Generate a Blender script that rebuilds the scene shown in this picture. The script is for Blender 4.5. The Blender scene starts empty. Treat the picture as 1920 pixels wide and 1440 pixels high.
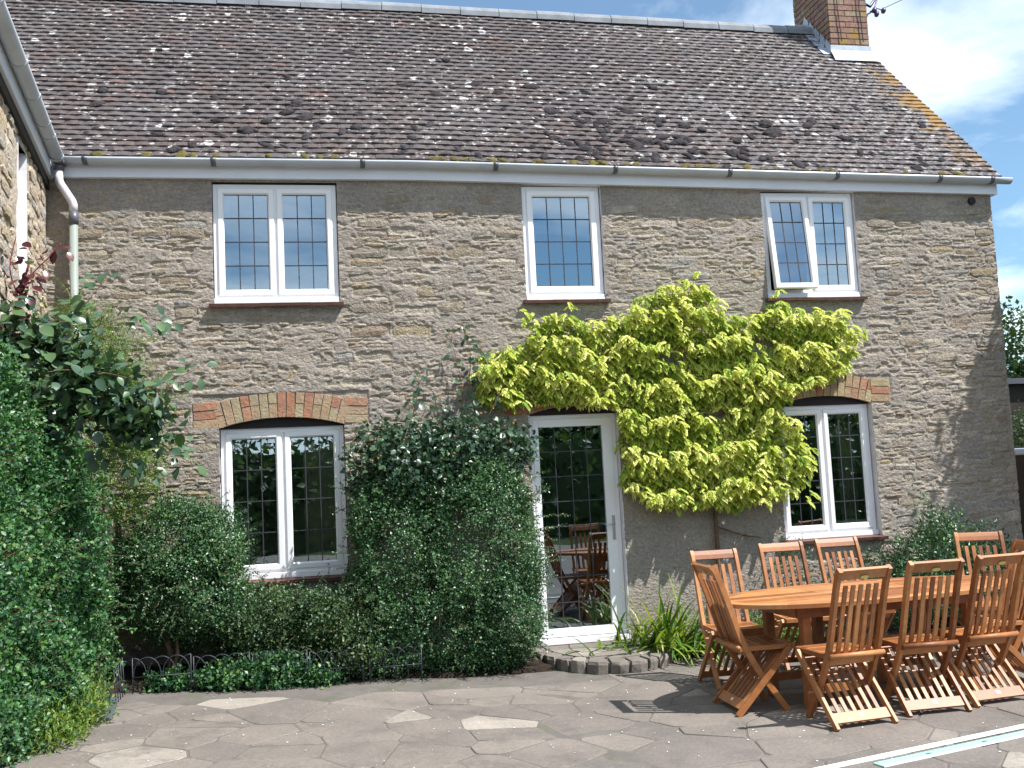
import bpy, math, random
import numpy as np
from mathutils import Vector, Matrix

RNG = np.random.default_rng(7)
random.seed(7)
C = bpy.context.scene.collection
scene = bpy.context.scene

# ------------------------------------------------------------------ camera
cam_d = bpy.data.cameras.new('camera')
cam = bpy.data.objects.new('camera', cam_d); C.objects.link(cam); scene.camera = cam
YAW, PITCH, ROLL, FPX = -0.190134, 0.0929564, -0.0487856, 1849.893
right = Vector((math.cos(YAW), math.sin(YAW), 0)); ahead = Vector((-math.sin(YAW), math.cos(YAW), 0)); upv = Vector((0, 0, 1))
fwd = ahead * math.cos(PITCH) + upv * math.sin(PITCH)
upc = -ahead * math.sin(PITCH) + upv * math.cos(PITCH)
cr = right * math.cos(ROLL) + upc * math.sin(-ROLL) * -1.0
cr = right * math.cos(ROLL) + upc * math.sin(ROLL) * 1.0
cu = fwd.cross(cr) * -1.0
cu = cr.cross(fwd)
cam.matrix_world = Matrix(((cr.x, cu.x, -fwd.x, 0), (cr.y, cu.y, -fwd.y, -9.052), (cr.z, cu.z, -fwd.z, 1.66425), (0, 0, 0, 1)))
cam_d.sensor_fit = 'HORIZONTAL'; cam_d.sensor_width = 36.0; cam_d.lens = FPX / 1920 * 36.0
cam_d.clip_start = 0.05; cam_d.clip_end = 500

# ------------------------------------------------------------------ world, sun, exposure
SUN = Vector((.60, -.40, 1.05)).normalized()
world = bpy.data.worlds.new('World'); scene.world = world; world.use_nodes = True
nt = world.node_tree; nt.nodes.clear()
def N(tree, typ, **kw):
    n = tree.nodes.new(typ)
    for k, v in kw.items():
        if k.startswith('i_'):
            n.inputs[int(k[2:]) if k[2:].isdigit() else k[2:].replace('_', ' ')].default_value = v
        else: setattr(n, k, v)
    return n
sky = N(nt, 'ShaderNodeTexSky', sky_type='NISHITA', sun_disc=False, sun_elevation=math.asin(SUN.z), sun_rotation=math.atan2(SUN.x, SUN.y), air_density=1.0, dust_density=0.4, ozone_density=1.6)
tc = N(nt, 'ShaderNodeTexCoord')
sep = N(nt, 'ShaderNodeSeparateXYZ'); nt.links.new(tc.outputs['Generated'], sep.inputs[0])
zc = N(nt, 'ShaderNodeMath', operation='MAXIMUM', i_1=0.03); nt.links.new(sep.outputs[2], zc.inputs[0])
za = N(nt, 'ShaderNodeMath', operation='ADD', i_1=0.12); nt.links.new(zc.outputs[0], za.inputs[0])
dx = N(nt, 'ShaderNodeMath', operation='DIVIDE'); nt.links.new(sep.outputs[0], dx.inputs[0]); nt.links.new(za.outputs[0], dx.inputs[1])
dy = N(nt, 'ShaderNodeMath', operation='DIVIDE'); nt.links.new(sep.outputs[1], dy.inputs[0]); nt.links.new(za.outputs[0], dy.inputs[1])
cmb = N(nt, 'ShaderNodeCombineXYZ'); nt.links.new(dx.outputs[0], cmb.inputs[0]); nt.links.new(dy.outputs[0], cmb.inputs[1])
cn = N(nt, 'ShaderNodeTexNoise', i_Scale=1.15, i_Detail=7.0, i_Roughness=0.55, i_Distortion=0.25)
mp = N(nt, 'ShaderNodeMapping'); mp.inputs['Location'].default_value = (3.1, 0.7, 0); nt.links.new(cmb.outputs[0], mp.inputs[0]); nt.links.new(mp.outputs[0], cn.inputs['Vector'])
cr_ = N(nt, 'ShaderNodeValToRGB'); cr_.color_ramp.elements[0].position = 0.42; cr_.color_ramp.elements[1].position = 0.66; cr_.color_ramp.elements[0].color = (.06,.06,.06,1); cr_.color_ramp.elements[1].color = (.95,.95,.95,1)
nt.links.new(cn.outputs['Fac'], cr_.inputs[0])
mixc = N(nt, 'ShaderNodeMix', data_type='RGBA'); mixc.inputs[7].default_value = (12.2, 13.4, 14.2, 1)
tint = N(nt, 'ShaderNodeMix', data_type='RGBA', blend_type='MULTIPLY'); tint.inputs[0].default_value = 1.0; tint.inputs[7].default_value = (.90, 1.22, 1.32, 1)
nt.links.new(sky.outputs[0], tint.inputs[6])
nt.links.new(cr_.outputs[0], mixc.inputs[0]); nt.links.new(tint.outputs[2], mixc.inputs[6])
bg = N(nt, 'ShaderNodeBackground', i_Strength=0.072); nt.links.new(mixc.outputs[2], bg.inputs[0])
wo = N(nt, 'ShaderNodeOutputWorld'); nt.links.new(bg.outputs[0], wo.inputs[0])
sl = bpy.data.lights.new('sun', 'SUN'); sl.energy = 5.0; sl.angle = math.radians(0.53); sl.color = (1.0, .965, .925)
so = bpy.data.objects.new('sun', sl); C.objects.link(so); so.rotation_euler = (-SUN).to_track_quat('-Z', 'Y').to_euler(); so.location = (6, -8, 12)
scene.view_settings.view_transform = 'Standard'; scene.view_settings.look = 'None'
scene.view_settings.exposure = 0.84; scene.view_settings.gamma = 1.0

# ------------------------------------------------------------------ helpers
class MB:
    def __init__(self): self.v = []; self.f = []; self.r = []; self.n = 0
    def add(self, vs, fs, r=0.0):
        b = len(self.v); self.v.extend([tuple(p) for p in vs])
        for f in fs: self.f.append(tuple(b + i for i in f)); self.r.append(r)
        return self
    def box(self, x0, x1, y0, y1, z0, z1, r=0.0):
        return self.add([(x0,y0,z0),(x1,y0,z0),(x1,y1,z0),(x0,y1,z0),(x0,y0,z1),(x1,y0,z1),(x1,y1,z1),(x0,y1,z1)],
            [(0,3,2,1),(4,5,6,7),(0,1,5,4),(1,2,6,5),(2,3,7,6),(3,0,4,7)], r)
    def bar(self, a, b, w, t, side=(1,0,0), r=0.0):
        """rectangular bar from a to b, width w along side, thickness t across"""
        a = Vector(a); b = Vector(b); d = (b-a).normalized(); s = Vector(side); s = (s - d*s.dot(d)).normalized(); q = d.cross(s)
        vs = []
        for p in (a, b):
            for i, j in ((-1,-1),(1,-1),(1,1),(-1,1)): vs.append(p + s*(w/2*i) + q*(t/2*j))
        return self.add(vs, [(0,3,2,1),(4,5,6,7),(0,1,5,4),(1,2,6,5),(2,3,7,6),(3,0,4,7)], r)
    def tube(self, pts, rad, seg=8, r=0.0, caps=True):
        pts = [Vector(p) for p in pts]; k = len(pts)
        if not hasattr(rad, '__len__'): rad = [rad]*k
        vs = []; prev = None
        for i, p in enumerate(pts):
            d = (pts[min(i+1,k-1)] - pts[max(i-1,0)]).normalized()
            if prev is None:
                s = d.cross(Vector((0,0,1)))
                if s.length < .05: s = d.cross(Vector((0,1,0)))
            else: s = prev - d*prev.dot(d)
            s.normalize(); prev = s; q = d.cross(s)
            for j in range(seg):
                an = 2*math.pi*j/seg; vs.append(p + (s*math.cos(an) + q*math.sin(an))*rad[i])
        fs = [(i*seg+j, i*seg+(j+1)%seg, (i+1)*seg+(j+1)%seg, (i+1)*seg+j) for i in range(k-1) for j in range(seg)]
        if caps: fs += [tuple(reversed(range(seg))), tuple((k-1)*seg+j for j in range(seg))]
        return self.add(vs, fs, r)
    def prism(self, poly, z0, z1, r=0.0):
        n = len(poly); z0 = z0 if hasattr(z0,'__call__') else (lambda x,y,_z=z0:_z); z1 = z1 if hasattr(z1,'__call__') else (lambda x,y,_z=z1:_z)
        vs = [(x,y,z0(x,y)) for x,y in poly] + [(x,y,z1(x,y)) for x,y in poly]
        return self.add(vs, [tuple(reversed(range(n))), tuple(range(n,2*n))] + [(i,(i+1)%n,n+(i+1)%n,n+i) for i in range(n)], r)
    def mesh(self, name='m'):
        me = bpy.data.meshes.new(name); me.from_pydata(self.v, [], self.f)
        at = me.attributes.new('rnd', 'FLOAT', 'FACE'); at.data.foreach_set('value', self.r)
        return me
    def build(self, name, mat, parent=None, smooth=False, **kw):
        me = self.mesh(name); return link(name, me, mat, parent, smooth, **kw)

def np_mesh(name, V, F, rnd=None):
    """V (n,3), F (m,k) same-size faces"""
    me = bpy.data.meshes.new(name); V = np.asarray(V, np.float32); F = np.asarray(F, np.int32); m, k = F.shape
    me.vertices.add(len(V)); me.vertices.foreach_set('co', V.ravel())
    me.loops.add(m*k); me.loops.foreach_set('vertex_index', F.ravel())
    me.polygons.add(m); me.polygons.foreach_set('loop_start', np.arange(0, m*k, k, dtype=np.int32)); me.polygons.foreach_set('loop_total', np.full(m, k, np.int32))
    me.update(calc_edges=True)
    if rnd is not None:
        at = me.attributes.new('rnd', 'FLOAT', 'FACE'); at.data.foreach_set('value', np.asarray(rnd, np.float32))
    return me
def link(name, me, mat=None, parent=None, smooth=False, label=None, cat=None, group=None, kind=None, loc=None, bevel=0):
    o = bpy.data.objects.new(name, me); C.objects.link(o)
    if mat is not None and len(me.materials) == 0: me.materials.append(mat)
    if smooth and me: me.polygons.foreach_set('use_smooth', [True]*len(me.polygons))
    if parent is not None: o.parent = parent
    if loc is not None: o.location = loc
    if bevel:
        b = o.modifiers.new('bevel', 'BEVEL'); b.width = bevel; b.segments = 2; b.limit_method = 'ANGLE'
    tag(o, label, cat, group, kind); return o
def tag(o, label=None, cat=None, group=None, kind=None):
    if label: o['label'] = label
    if cat: o['category'] = cat
    if group: o['group'] = group
    if kind: o['kind'] = kind
    return o
def empty(name, loc, label, cat, group=None, rz=0):
    o = bpy.data.objects.new(name, None); C.objects.link(o); o.location = loc; o.rotation_euler = (0,0,rz); o.empty_display_size = .1
    return tag(o, label, cat, group)
def at0(parent, o):   # keep world coordinates for children of a moved empty
    o.matrix_parent_inverse = Matrix.Translation(-Vector(parent.location)) if parent.rotation_euler.z == 0 else parent.matrix_basis.inverted()
    return o

def _ph(seed, k, sc):
    g = np.random.default_rng(seed); K = g.normal(size=(k,3)); K /= np.linalg.norm(K,axis=1)[:,None]
    return K*sc*(g.uniform(.6,1.6,k)[:,None]), g.uniform(0,6.283,k)
def noise(P, sc, seed=0, octv=3):
    P = np.asarray(P, float); out = 0; amp = 1; tot = 0
    for o in range(octv):
        K, ph = _ph(seed*31+o, 7, sc*2**o*2.2)
        out = out + amp*np.sin(P@K.T + ph).mean(axis=1)*2.2; tot += amp; amp *= .55
    return out/tot

# ------------------------------------------------------------------ materials
def new_mat(name):
    m = bpy.data.materials.new(name); m.use_nodes = True; t = m.node_tree
    b = t.nodes['Principled BSDF']; return m, t, b
def lk(t, a, b): t.links.new(a, b)
def pos_node(t): return N(t, 'ShaderNodeNewGeometry').outputs['Position']
def noise_node(t, sc, det=4, rough=.6, vec=None, stretch=None, dist=0.0):
    n = N(t, 'ShaderNodeTexNoise', i_Scale=sc, i_Detail=float(det), i_Roughness=rough, i_Distortion=dist)
    v = vec if vec is not None else pos_node(t)
    if stretch:
        m = N(t, 'ShaderNodeMapping'); m.inputs['Scale'].default_value = stretch; lk(t, v, m.inputs[0]); v = m.outputs[0]
    lk(t, v, n.inputs['Vector']); return n.outputs['Fac']
def ramp(t, fac, stops, interp='LINEAR'):
    r = N(t, 'ShaderNodeValToRGB'); e = r.color_ramp.elements; r.color_ramp.interpolation = interp
    while len(e) < len(stops): e.new(0.5)
    for el, (p, c) in zip(e, stops): el.position = p; el.color = (*c, 1) if len(c) == 3 else c
    lk(t, fac, r.inputs[0]); return r.outputs[0]
def mix(t, fac, a, b, typ='MIX'):
    m = N(t, 'ShaderNodeMix', data_type='RGBA', blend_type=typ)
    for s, i in ((fac,0),(a,6),(b,7)):
        if hasattr(s, 'is_output'): lk(t, s, m.inputs[i])
        elif i == 0: m.inputs[0].default_value = s
        else: m.inputs[i].default_value = (*s, 1)
    return m.outputs[2]
def mth(t, op, a, b=None, clamp=False):
    m = N(t, 'ShaderNodeMath', operation=op, use_clamp=clamp)
    for s, i in ((a,0),(b,1)):
        if s is None: continue
        if hasattr(s, 'is_output'): lk(t, s, m.inputs[i])
        else: m.inputs[i].default_value = s
    return m.outputs[0]
def rnd(t):
    a = N(t, 'ShaderNodeAttribute', attribute_name='rnd'); o = N(t, 'ShaderNodeObjectInfo')
    s = mth(t, 'ADD', a.outputs['Fac'], o.outputs['Random']); return mth(t, 'FRACT', s)
def bump(t, b, h, strength=.5, dist=.01):
    n = N(t, 'ShaderNodeBump', i_Strength=strength, i_Distance=dist); lk(t, h, n.inputs['Height']); lk(t, n.outputs[0], b.inputs['Normal'])
def rgbm(c, k): return tuple(x*k for x in c)

def mat_simple(name, col, rough=.5, spec=.5, var=.12, nsc=6, bumpd=0, metal=0, bsc=60):
    m, t, b = new_mat(name)
    n = noise_node(t, nsc, 5); c = ramp(t, n, [(.3, rgbm(col, 1-var)), (.7, rgbm(col, 1+var))])
    lk(t, c, b.inputs['Base Color']); b.inputs['Roughness'].default_value = rough; b.inputs['Specular IOR Level'].default_value = spec; b.inputs['Metallic'].default_value = metal
    if bumpd: bump(t, b, noise_node(t, bsc, 4), .6, bumpd)
    return m

def mat_mortar(name='lime_mortar', k=1.0, kc=(1,1,1)):
    m, t, b = new_mat(name)
    big = noise_node(t, 1.3, 4); fine = noise_node(t, 38, 6, .65); mid = noise_node(t, 7, 5, .6, stretch=(1,1,2.2))
    c = ramp(t, big, [(.32, (.285,.254,.226)), (.5, (.335,.298,.262)), (.68, (.385,.342,.298))])
    c = mix(t, mth(t,'MULTIPLY', ramp(t, mid, [(.35,(0,0,0)),(.65,(1,1,1))]), .35), c, (.215,.195,.178))
    c = mix(t, .55, c, ramp(t, fine, [(.3,(.45,.43,.41)),(.5,(.95,.94,.92)),(.72,(1.45,1.42,1.38))]), 'MULTIPLY')
    at_ = N(t, 'ShaderNodeAttribute', attribute_name='chip').outputs['Fac']     # exposed stone faces in the chipped pointing
    st_ = ramp(t, noise_node(t, 11, 4, .6, stretch=(1,1,2.4)), [(.3,(.30,.26,.21)),(.45,(.40,.355,.29)),(.58,(.44,.37,.26)),(.7,(.34,.325,.31))])
    c = mix(t, mth(t, 'MULTIPLY', at_, .8), c, mix(t, .6, st_, ramp(t, fine, [(.3,(.5,.5,.5)),(.7,(1.4,1.4,1.4))]), 'MULTIPLY'))
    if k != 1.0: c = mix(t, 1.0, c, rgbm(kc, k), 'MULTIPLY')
    lk(t, c, b.inputs['Base Color']); b.inputs['Roughness'].default_value = .95; b.inputs['Specular IOR Level'].default_value = .15
    h = mth(t, 'ADD', fine, mth(t, 'MULTIPLY', noise_node(t, 22, 5, .65, stretch=(1,1,1.7)), 1.4)); bump(t, b, h, 1.0, .016)
    return m
def mat_stone(name='rubble_limestone', k=1.0):
    m, t, b = new_mat(name); r = rnd(t)
    c = ramp(t, r, [(0,(.36,.29,.19)),(.15,(.29,.25,.20)),(.34,(.37,.325,.26)),(.5,(.27,.238,.20)),(.62,(.45,.40,.33)),(.74,(.27,.262,.255)),(.86,(.33,.285,.225)),(.95,(.30,.24,.185))], 'LINEAR')
    f = noise_node(t, 30, 6, .7); g = noise_node(t, 9, 4)
    c = mix(t, .75, c, ramp(t, f, [(.28,(.5,.48,.45)),(.5,(.95,.93,.9)),(.72,(1.45,1.42,1.36))]), 'MULTIPLY')
    c = mix(t, mth(t,'MULTIPLY', ramp(t, g, [(.5,(0,0,0)),(.7,(1,1,1))]), .5), c, (.30,.265,.225))
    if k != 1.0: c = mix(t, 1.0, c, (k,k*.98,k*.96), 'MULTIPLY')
    lk(t, c, b.inputs['Base Color']); b.inputs['Roughness'].default_value = .93; b.inputs['Specular IOR Level'].default_value = .2
    bump(t, b, mth(t,'ADD', noise_node(t, 22, 6, .7), noise_node(t, 60, 4)), 1.0, .02)
    return m
def mat_tile():
    m, t, b = new_mat('weathered_clay_tile'); r = rnd(t); P = pos_node(t)
    c = ramp(t, r, [(0,(.080,.066,.066)),(.25,(.098,.078,.075)),(.5,(.078,.068,.070)),(.75,(.110,.086,.080)),(.97,(.09,.077,.077)),(1,(.14,.085,.075))])
    f = noise_node(t, 26, 6, .7)
    c = mix(t, .85, c, ramp(t, f, [(.28,(.35,.35,.36)),(.5,(.85,.85,.85)),(.72,(1.65,1.62,1.58))]), 'MULTIPLY')
    c = mix(t, mth(t,'MULTIPLY', ramp(t, noise_node(t, 1.6, 4), [(.42,(0,0,0)),(.62,(1,1,1))]), .45), c, (.105,.10,.105))
    # white lichen rosettes
    sx = N(t, 'ShaderNodeSeparateXYZ'); lk(t, P, sx.inputs[0])
    dis = N(t, 'ShaderNodeTexNoise', i_Scale=30.0, i_Detail=3.0); lk(t, P, dis.inputs['Vector'])
    vv = N(t, 'ShaderNodeVectorMath', operation='MULTIPLY_ADD'); lk(t, dis.outputs['Color'], vv.inputs[0]); vv.inputs[1].default_value = (.05,.05,.05); lk(t, P, vv.inputs[2])
    def spots(scale, rad, dens, wid=None):
        vo = N(t, 'ShaderNodeTexVoronoi', i_Scale=scale); lk(t, vv.outputs[0], vo.inputs['Vector'])
        sc = N(t, 'ShaderNodeSeparateColor'); lk(t, vo.outputs['Color'], sc.inputs[0])
        on = mth(t, 'LESS_THAN', sc.outputs[0], dens); rr = mth(t, 'MULTIPLY', sc.outputs[1], rad)
        ins = mth(t, 'LESS_THAN', vo.outputs['Distance'], rr)
        if wid:
            core = mth(t, 'MULTIPLY', mth(t, 'LESS_THAN', vo.outputs['Distance'], mth(t,'MULTIPLY', rr, .55)), .55)
            ins = mth(t, 'SUBTRACT', ins, core, True)
        return mth(t, 'MULTIPLY', on, ins)
    zone = ramp(t, noise_node(t, .9, 3), [(.38,(.25,.25,.25)),(.6,(1,1,1))])
    c = mix(t, mth(t,'MULTIPLY', spots(8.5, .42, .30, 1), zone), c, (.58,.57,.56))
    c = mix(t, mth(t,'MULTIPLY', spots(21.0, .5, .30), .8), c, (.36,.345,.335))
    c = mix(t, mth(t,'MULTIPLY', spots(9.0, .55, .2), .8), c, (.035,.033,.038))
    rt = mth(t, 'MULTIPLY', ramp(t, mth(t,'DIVIDE', sx.outputs[0], 8.0), [(.35,(0,0,0)),(.82,(1,1,1))]), mth(t,'MULTIPLY', ramp(t, noise_node(t, 19, 4), [(.5,(0,0,0)),(.62,(1,1,1))]), .75))
    c = mix(t, rt, c, (.30,.285,.285))
    # orange lichen close to the verge
    ex = ramp(t, mth(t,'SUBTRACT', sx.outputs[0], 6.0), [(.42,(0,0,0)),(.95,(1,1,1))])
    pz = ramp(t, mth(t,'DIVIDE', sx.outputs[2], 8.0), [(.56,(0,0,0)),(.66,(1,1,1)),(.81,(1,1,1)),(.86,(0,0,0))])
    on = ramp(t, mth(t,'ADD', noise_node(t, 3.2, 5, .65), mth(t,'MULTIPLY', ex, .16)), [(.60,(0,0,0)),(.66,(1,1,1))])
    c = mix(t, mth(t,'MULTIPLY', mth(t,'MULTIPLY', mth(t,'MULTIPLY', on, ex), pz), .9), c, (.25,.145,.045))
    lk(t, c, b.inputs['Base Color']); b.inputs['Roughness'].default_value = .9; b.inputs['Specular IOR Level'].default_value = .25
    bump(t, b, noise_node(t, 70, 5), .7, .008); return m
def mat_brick():
    m, t, b = new_mat('old_brick'); r = rnd(t)
    c = ramp(t, r, [(0,(.36,.175,.11)),(.16,(.36,.26,.165)),(.36,(.39,.32,.19)),(.52,(.40,.21,.135)),(.64,(.36,.30,.20)),(.78,(.38,.27,.18)),(.92,(.37,.18,.12))], 'CONSTANT')
    c = mix(t, .7, c, ramp(t, noise_node(t, 24, 6, .7), [(.3,(.6,.6,.58)),(.7,(1.35,1.3,1.25))]), 'MULTIPLY')
    c = mix(t, ramp(t, noise_node(t, 15, 6, .75), [(.5,(0,0,0)),(.66,(.7,.7,.7))]), c, (.33,.275,.21))
    c = mix(t, ramp(t, noise_node(t, 6, 5, .7), [(.52,(0,0,0)),(.7,(.6,.6,.6))]), c, (.17,.13,.10))
    lk(t, c, b.inputs['Base Color']); b.inputs['Roughness'].default_value = .92; b.inputs['Specular IOR Level'].default_value = .2
    bump(t, b, noise_node(t, 40, 5, .7), .9, .012); return m
def mat_chimney():
    m, t, b = new_mat('sooty_red_brick'); r = rnd(t)
    c = ramp(t, r, [(0,(.23,.12,.095)),(.35,(.28,.16,.13)),(.6,(.21,.13,.105)),(.8,(.28,.22,.155)),(1,(.25,.13,.105))])
    c = mix(t, .8, c, ramp(t, noise_node(t, 20, 6, .7), [(.3,(.5,.5,.5)),(.7,(1.4,1.35,1.3))]), 'MULTIPLY')
    c = mix(t, ramp(t, noise_node(t, 4.5, 5, .65), [(.54,(0,0,0)),(.62,(1,1,1))]), c, (.28,.17,.05))
    c = mix(t, ramp(t, noise_node(t, 7, 5, .65), [(.58,(0,0,0)),(.68,(1,1,1))]), c, (.33,.29,.2))
    lk(t, c, b.inputs['Base Color']); b.inputs['Roughness'].default_value = .92
    bump(t, b, noise_node(t, 60, 5), .6, .006); return m
def mat_wood(name='oiled_hardwood', base=((.16,.052,.017),(.33,.125,.040),(.48,.22,.085)), sx=1.0):
    m, t, b = new_mat(name)
    tcn = N(t, 'ShaderNodeTexCoord'); n = noise_node(t, 9, 6, .65, tcn.outputs['Object'], (2.0,2.0,2.0), 0.4)
    g = noise_node(t, 5.5, 4, .6, tcn.outputs['Object'])
    r = rnd(t)
    c = ramp(t, mth(t,'ADD', mth(t,'MULTIPLY', n, .5), mth(t,'MULTIPLY', r, .5)), [(.2, base[0]),(.5, base[1]),(.8, base[2])])
    c = mix(t, .35, c, ramp(t, g, [(.35,(.62,.58,.55)),(.65,(1.2,1.2,1.2))]), 'MULTIPLY')
    lk(t, c, b.inputs['Base Color']); b.inputs['Roughness'].default_value = .48; b.inputs['Specular IOR Level'].default_value = .45
    bump(t, b, noise_node(t, 110, 3, .6, tcn.outputs['Object']), .25, .003)
    return m
def mat_leaf(name, stops, rough=.45, spec=.5, trans=.35, tcol=None, nsc=3.0):
    m, t, b = new_mat(name); r = rnd(t); n = noise_node(t, nsc, 3)
    c = ramp(t, mth(t,'ADD', mth(t,'MULTIPLY', r, .62), mth(t,'MULTIPLY', n, .38)), stops)
    lk(t, c, b.inputs['Base Color']); b.inputs['Roughness'].default_value = rough; b.inputs['Specular IOR Level'].default_value = spec
    tr = N(t, 'ShaderNodeBsdfTranslucent'); c2 = mix(t, 1.0, c, tcol or (1.25,1.35,.55), 'MULTIPLY'); lk(t, c2, tr.inputs[0])
    ms = N(t, 'ShaderNodeMixShader'); ms.inputs[0].default_value = trans
    lk(t, b.outputs[0], ms.inputs[1]); lk(t, tr.outputs[0], ms.inputs[2]); lk(t, ms.outputs[0], t.nodes['Material Output'].inputs[0]); return m
def mat_slab():
    m, t, b = new_mat('patio_stone'); r = rnd(t)
    c = ramp(t, r, [(0,(.152,.135,.124)),(.2,(.176,.156,.142)),(.45,(.140,.125,.117)),(.7,(.162,.143,.131)),(.90,(.192,.170,.154)),(.93,(.22,.198,.178)),(.95,(.265,.24,.215)),(1,(.30,.272,.245))])
    f = noise_node(t, 45, 6, .7); g = noise_node(t, 2.2, 5, .6)
    c = mix(t, .55, c, ramp(t, f, [(.28,(.6,.6,.6)),(.5,(.98,.98,.98)),(.74,(1.5,1.46,1.4))]), 'MULTIPLY')
    c = mix(t, .6, c, ramp(t, g, [(.3,(.72,.74,.7)),(.7,(1.25,1.2,1.14))]), 'MULTIPLY')
    c = mix(t, ramp(t, noise_node(t, 11, 6, .78), [(.58,(0,0,0)),(.72,(.7,.7,.7))]), c, (.27,.24,.215))
    c = mix(t, ramp(t, noise_node(t, 3.2, 5, .7), [(.52,(0,0,0)),(.68,(.55,.55,.55))]), c, (.085,.078,.07))
    c = mix(t, ramp(t, noise_node(t, 1.7, 6, .75), [(.56,(0,0,0)),(.63,(.5,.5,.5))]), c, (.17,.15,.135))
    lk(t, c, b.inputs['Base Color']); b.inputs['Roughness'].default_value = .85; b.inputs['Specular IOR Level'].default_value = .35
    bump(t, b, mth(t,'ADD', f, noise_node(t, 12, 4)), .5, .008); return m
def mat_joint():
    m, t, b = new_mat('patio_pointing')
    c = ramp(t, noise_node(t, 6, 6, .7), [(.3,(.095,.085,.076)),(.55,(.125,.112,.102)),(.75,(.15,.135,.12))])
    c = mix(t, ramp(t, noise_node(t, 2.5, 4), [(.55,(0,0,0)),(.7,(.6,.6,.6))]), c, (.07,.085,.035))
    lk(t, c, b.inputs['Base Color']); b.inputs['Roughness'].default_value = .95; bump(t, b, noise_node(t, 60, 5), .7, .01); return m
def mat_glass():
    m, t, b = new_mat('window_glass')
    gl = N(t, 'ShaderNodeBsdfGlossy', i_Roughness=0.004); gl.inputs[0].default_value = (.78,.90,1,1)
    tr = N(t, 'ShaderNodeBsdfTransparent'); tr.inputs[0].default_value = (.78,.84,.82,1)
    fr = N(t, 'ShaderNodeFresnel', i_IOR=1.75); f2 = mth(t, 'MULTIPLY_ADD', fr.outputs[0], 1.3); f2.node.inputs[2].default_value = .28
    ms = N(t, 'ShaderNodeMixShader'); lk(t, f2, ms.inputs[0]); lk(t, tr.outputs[0], ms.inputs[1]); lk(t, gl.outputs[0], ms.inputs[2])
    wv = noise_node(t, 1.7, 2); bn = N(t, 'ShaderNodeBump', i_Strength=.25, i_Distance=.004); lk(t, wv, bn.inputs['Height']); lk(t, bn.outputs[0], gl.inputs['Normal'])
    lk(t, ms.outputs[0], t.nodes['Material Output'].inputs[0]); return m

M = {}
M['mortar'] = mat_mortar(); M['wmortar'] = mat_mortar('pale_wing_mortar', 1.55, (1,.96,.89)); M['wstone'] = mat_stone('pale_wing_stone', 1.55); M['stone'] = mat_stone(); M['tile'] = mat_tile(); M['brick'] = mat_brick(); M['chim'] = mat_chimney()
M['wood'] = mat_wood(); M['slab'] = mat_slab(); M['joint'] = mat_joint(); M['glass'] = mat_glass()
M['upvc'] = mat_simple('white_upvc', (.80,.80,.82), .28, .5, .02, 2)
M['fascia'] = mat_simple('white_fascia_board', (.70,.72,.78), .35, .5, .07, 1.4)
M['gutter'] = mat_simple('grey_plastic_gutter', (.42,.45,.49), .35, .5, .12, 3)
M['clip'] = mat_simple('dark_grey_plastic', (.09,.095,.11), .4, .5, .1, 3)
M['pipe'] = mat_simple('grey_green_downpipe', (.24,.275,.25), .4, .5, .06, 2)
M['pipew'] = mat_simple('pale_plastic_pipe', (.62,.58,.62), .3, .5, .04, 2)
M['lead'] = mat_simple('lead_came', (.035,.035,.045), .5, .5, .1, 10)
M['flash'] = mat_simple('lead_flashing', (.36,.40,.47), .45, .6, .25, 9)
M['sill'] = mat_simple('brown_clay_sill', (.115,.05,.04), .6, .4, .3, 14, .003)
M['ridge'] = mat_simple('grey_ridge_tile', (.20,.215,.235), .8, .3, .22, 5, .004)
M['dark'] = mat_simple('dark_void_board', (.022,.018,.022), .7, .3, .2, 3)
M['moss'] = mat_simple('grey_moss', (.042,.038,.041), 1, .1, .55, 22, .02)
M['mossg'] = mat_simple('green_brown_moss', (.10,.085,.03), 1, .1, .45, 26, .01)
M['plaster'] = mat_simple('white_plaster_reveal', (.66,.64,.66), .8, .3, .08, 9, .004)
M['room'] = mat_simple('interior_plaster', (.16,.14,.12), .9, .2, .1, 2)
M['curtain'] = mat_simple('pale_curtain', (.62,.55,.56), .9, .1, .12, 9)
M['curtainb'] = mat_simple('beige_curtain', (.36,.32,.22), .9, .1, .25, 12)
M['iron'] = mat_simple('black_iron', (.03,.035,.045), .5, .5, .2, 8)
M['bark'] = mat_simple('brown_bark', (.13,.085,.055), .9, .2, .35, 20, .006)
M['soil'] = mat_simple('bed_soil', (.03,.024,.018), 1, .1, .5, 14, .02)
M['grass'] = mat_simple('lawn', (.028,.045,.018), 1, .1, .3, 4, .02)
M['conc'] = mat_simple('yellowed_concrete', (.175,.152,.13), .92, .2, .28, 5, .006)
M['slate'] = mat_simple('blue_grey_slate', (.075,.08,.105), .7, .4, .15, 5, .003)
M['mint'] = mat_simple('mint_plastic', (.30,.72,.58), .4, .5, .05, 3)
M['whitep'] = mat_simple('white_plastic_trim', (.78,.80,.79), .35, .5, .03, 3)
M['metal'] = mat_simple('satin_metal', (.55,.55,.56), .3, .5, .05, 3, 0, 1.0)
M['brass'] = mat_simple('brass_plate', (.55,.47,.16), .35, .5, .12, 40, 0, .6)
M['paper'] = mat_simple('cream_sticker', (.75,.68,.5), .6, .3, .05, 40)
M['redshoot'] = mat_simple('crimson_shoot', (.20,.022,.035), .45, .5, .2, 10)
M['seed'] = mat_simple('dry_tan_seed_head', (.36,.22,.10), .8, .2, .35, 40)
M['darkwood'] = mat_simple('dark_creosoted_timber', (.03,.024,.02), .8, .3, .3, 6)
M['bluem'] = mat_simple('pale_blue_painted_metal', (.42,.50,.62), .4, .5, .08, 3)
M['stain'] = mat_simple('black_print', (.03,.03,.03), .6, .3, .05, 3)
M['purple'] = mat_simple('aerial_plastic', (.05,.035,.10), .4, .5, .1, 6)
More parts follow.
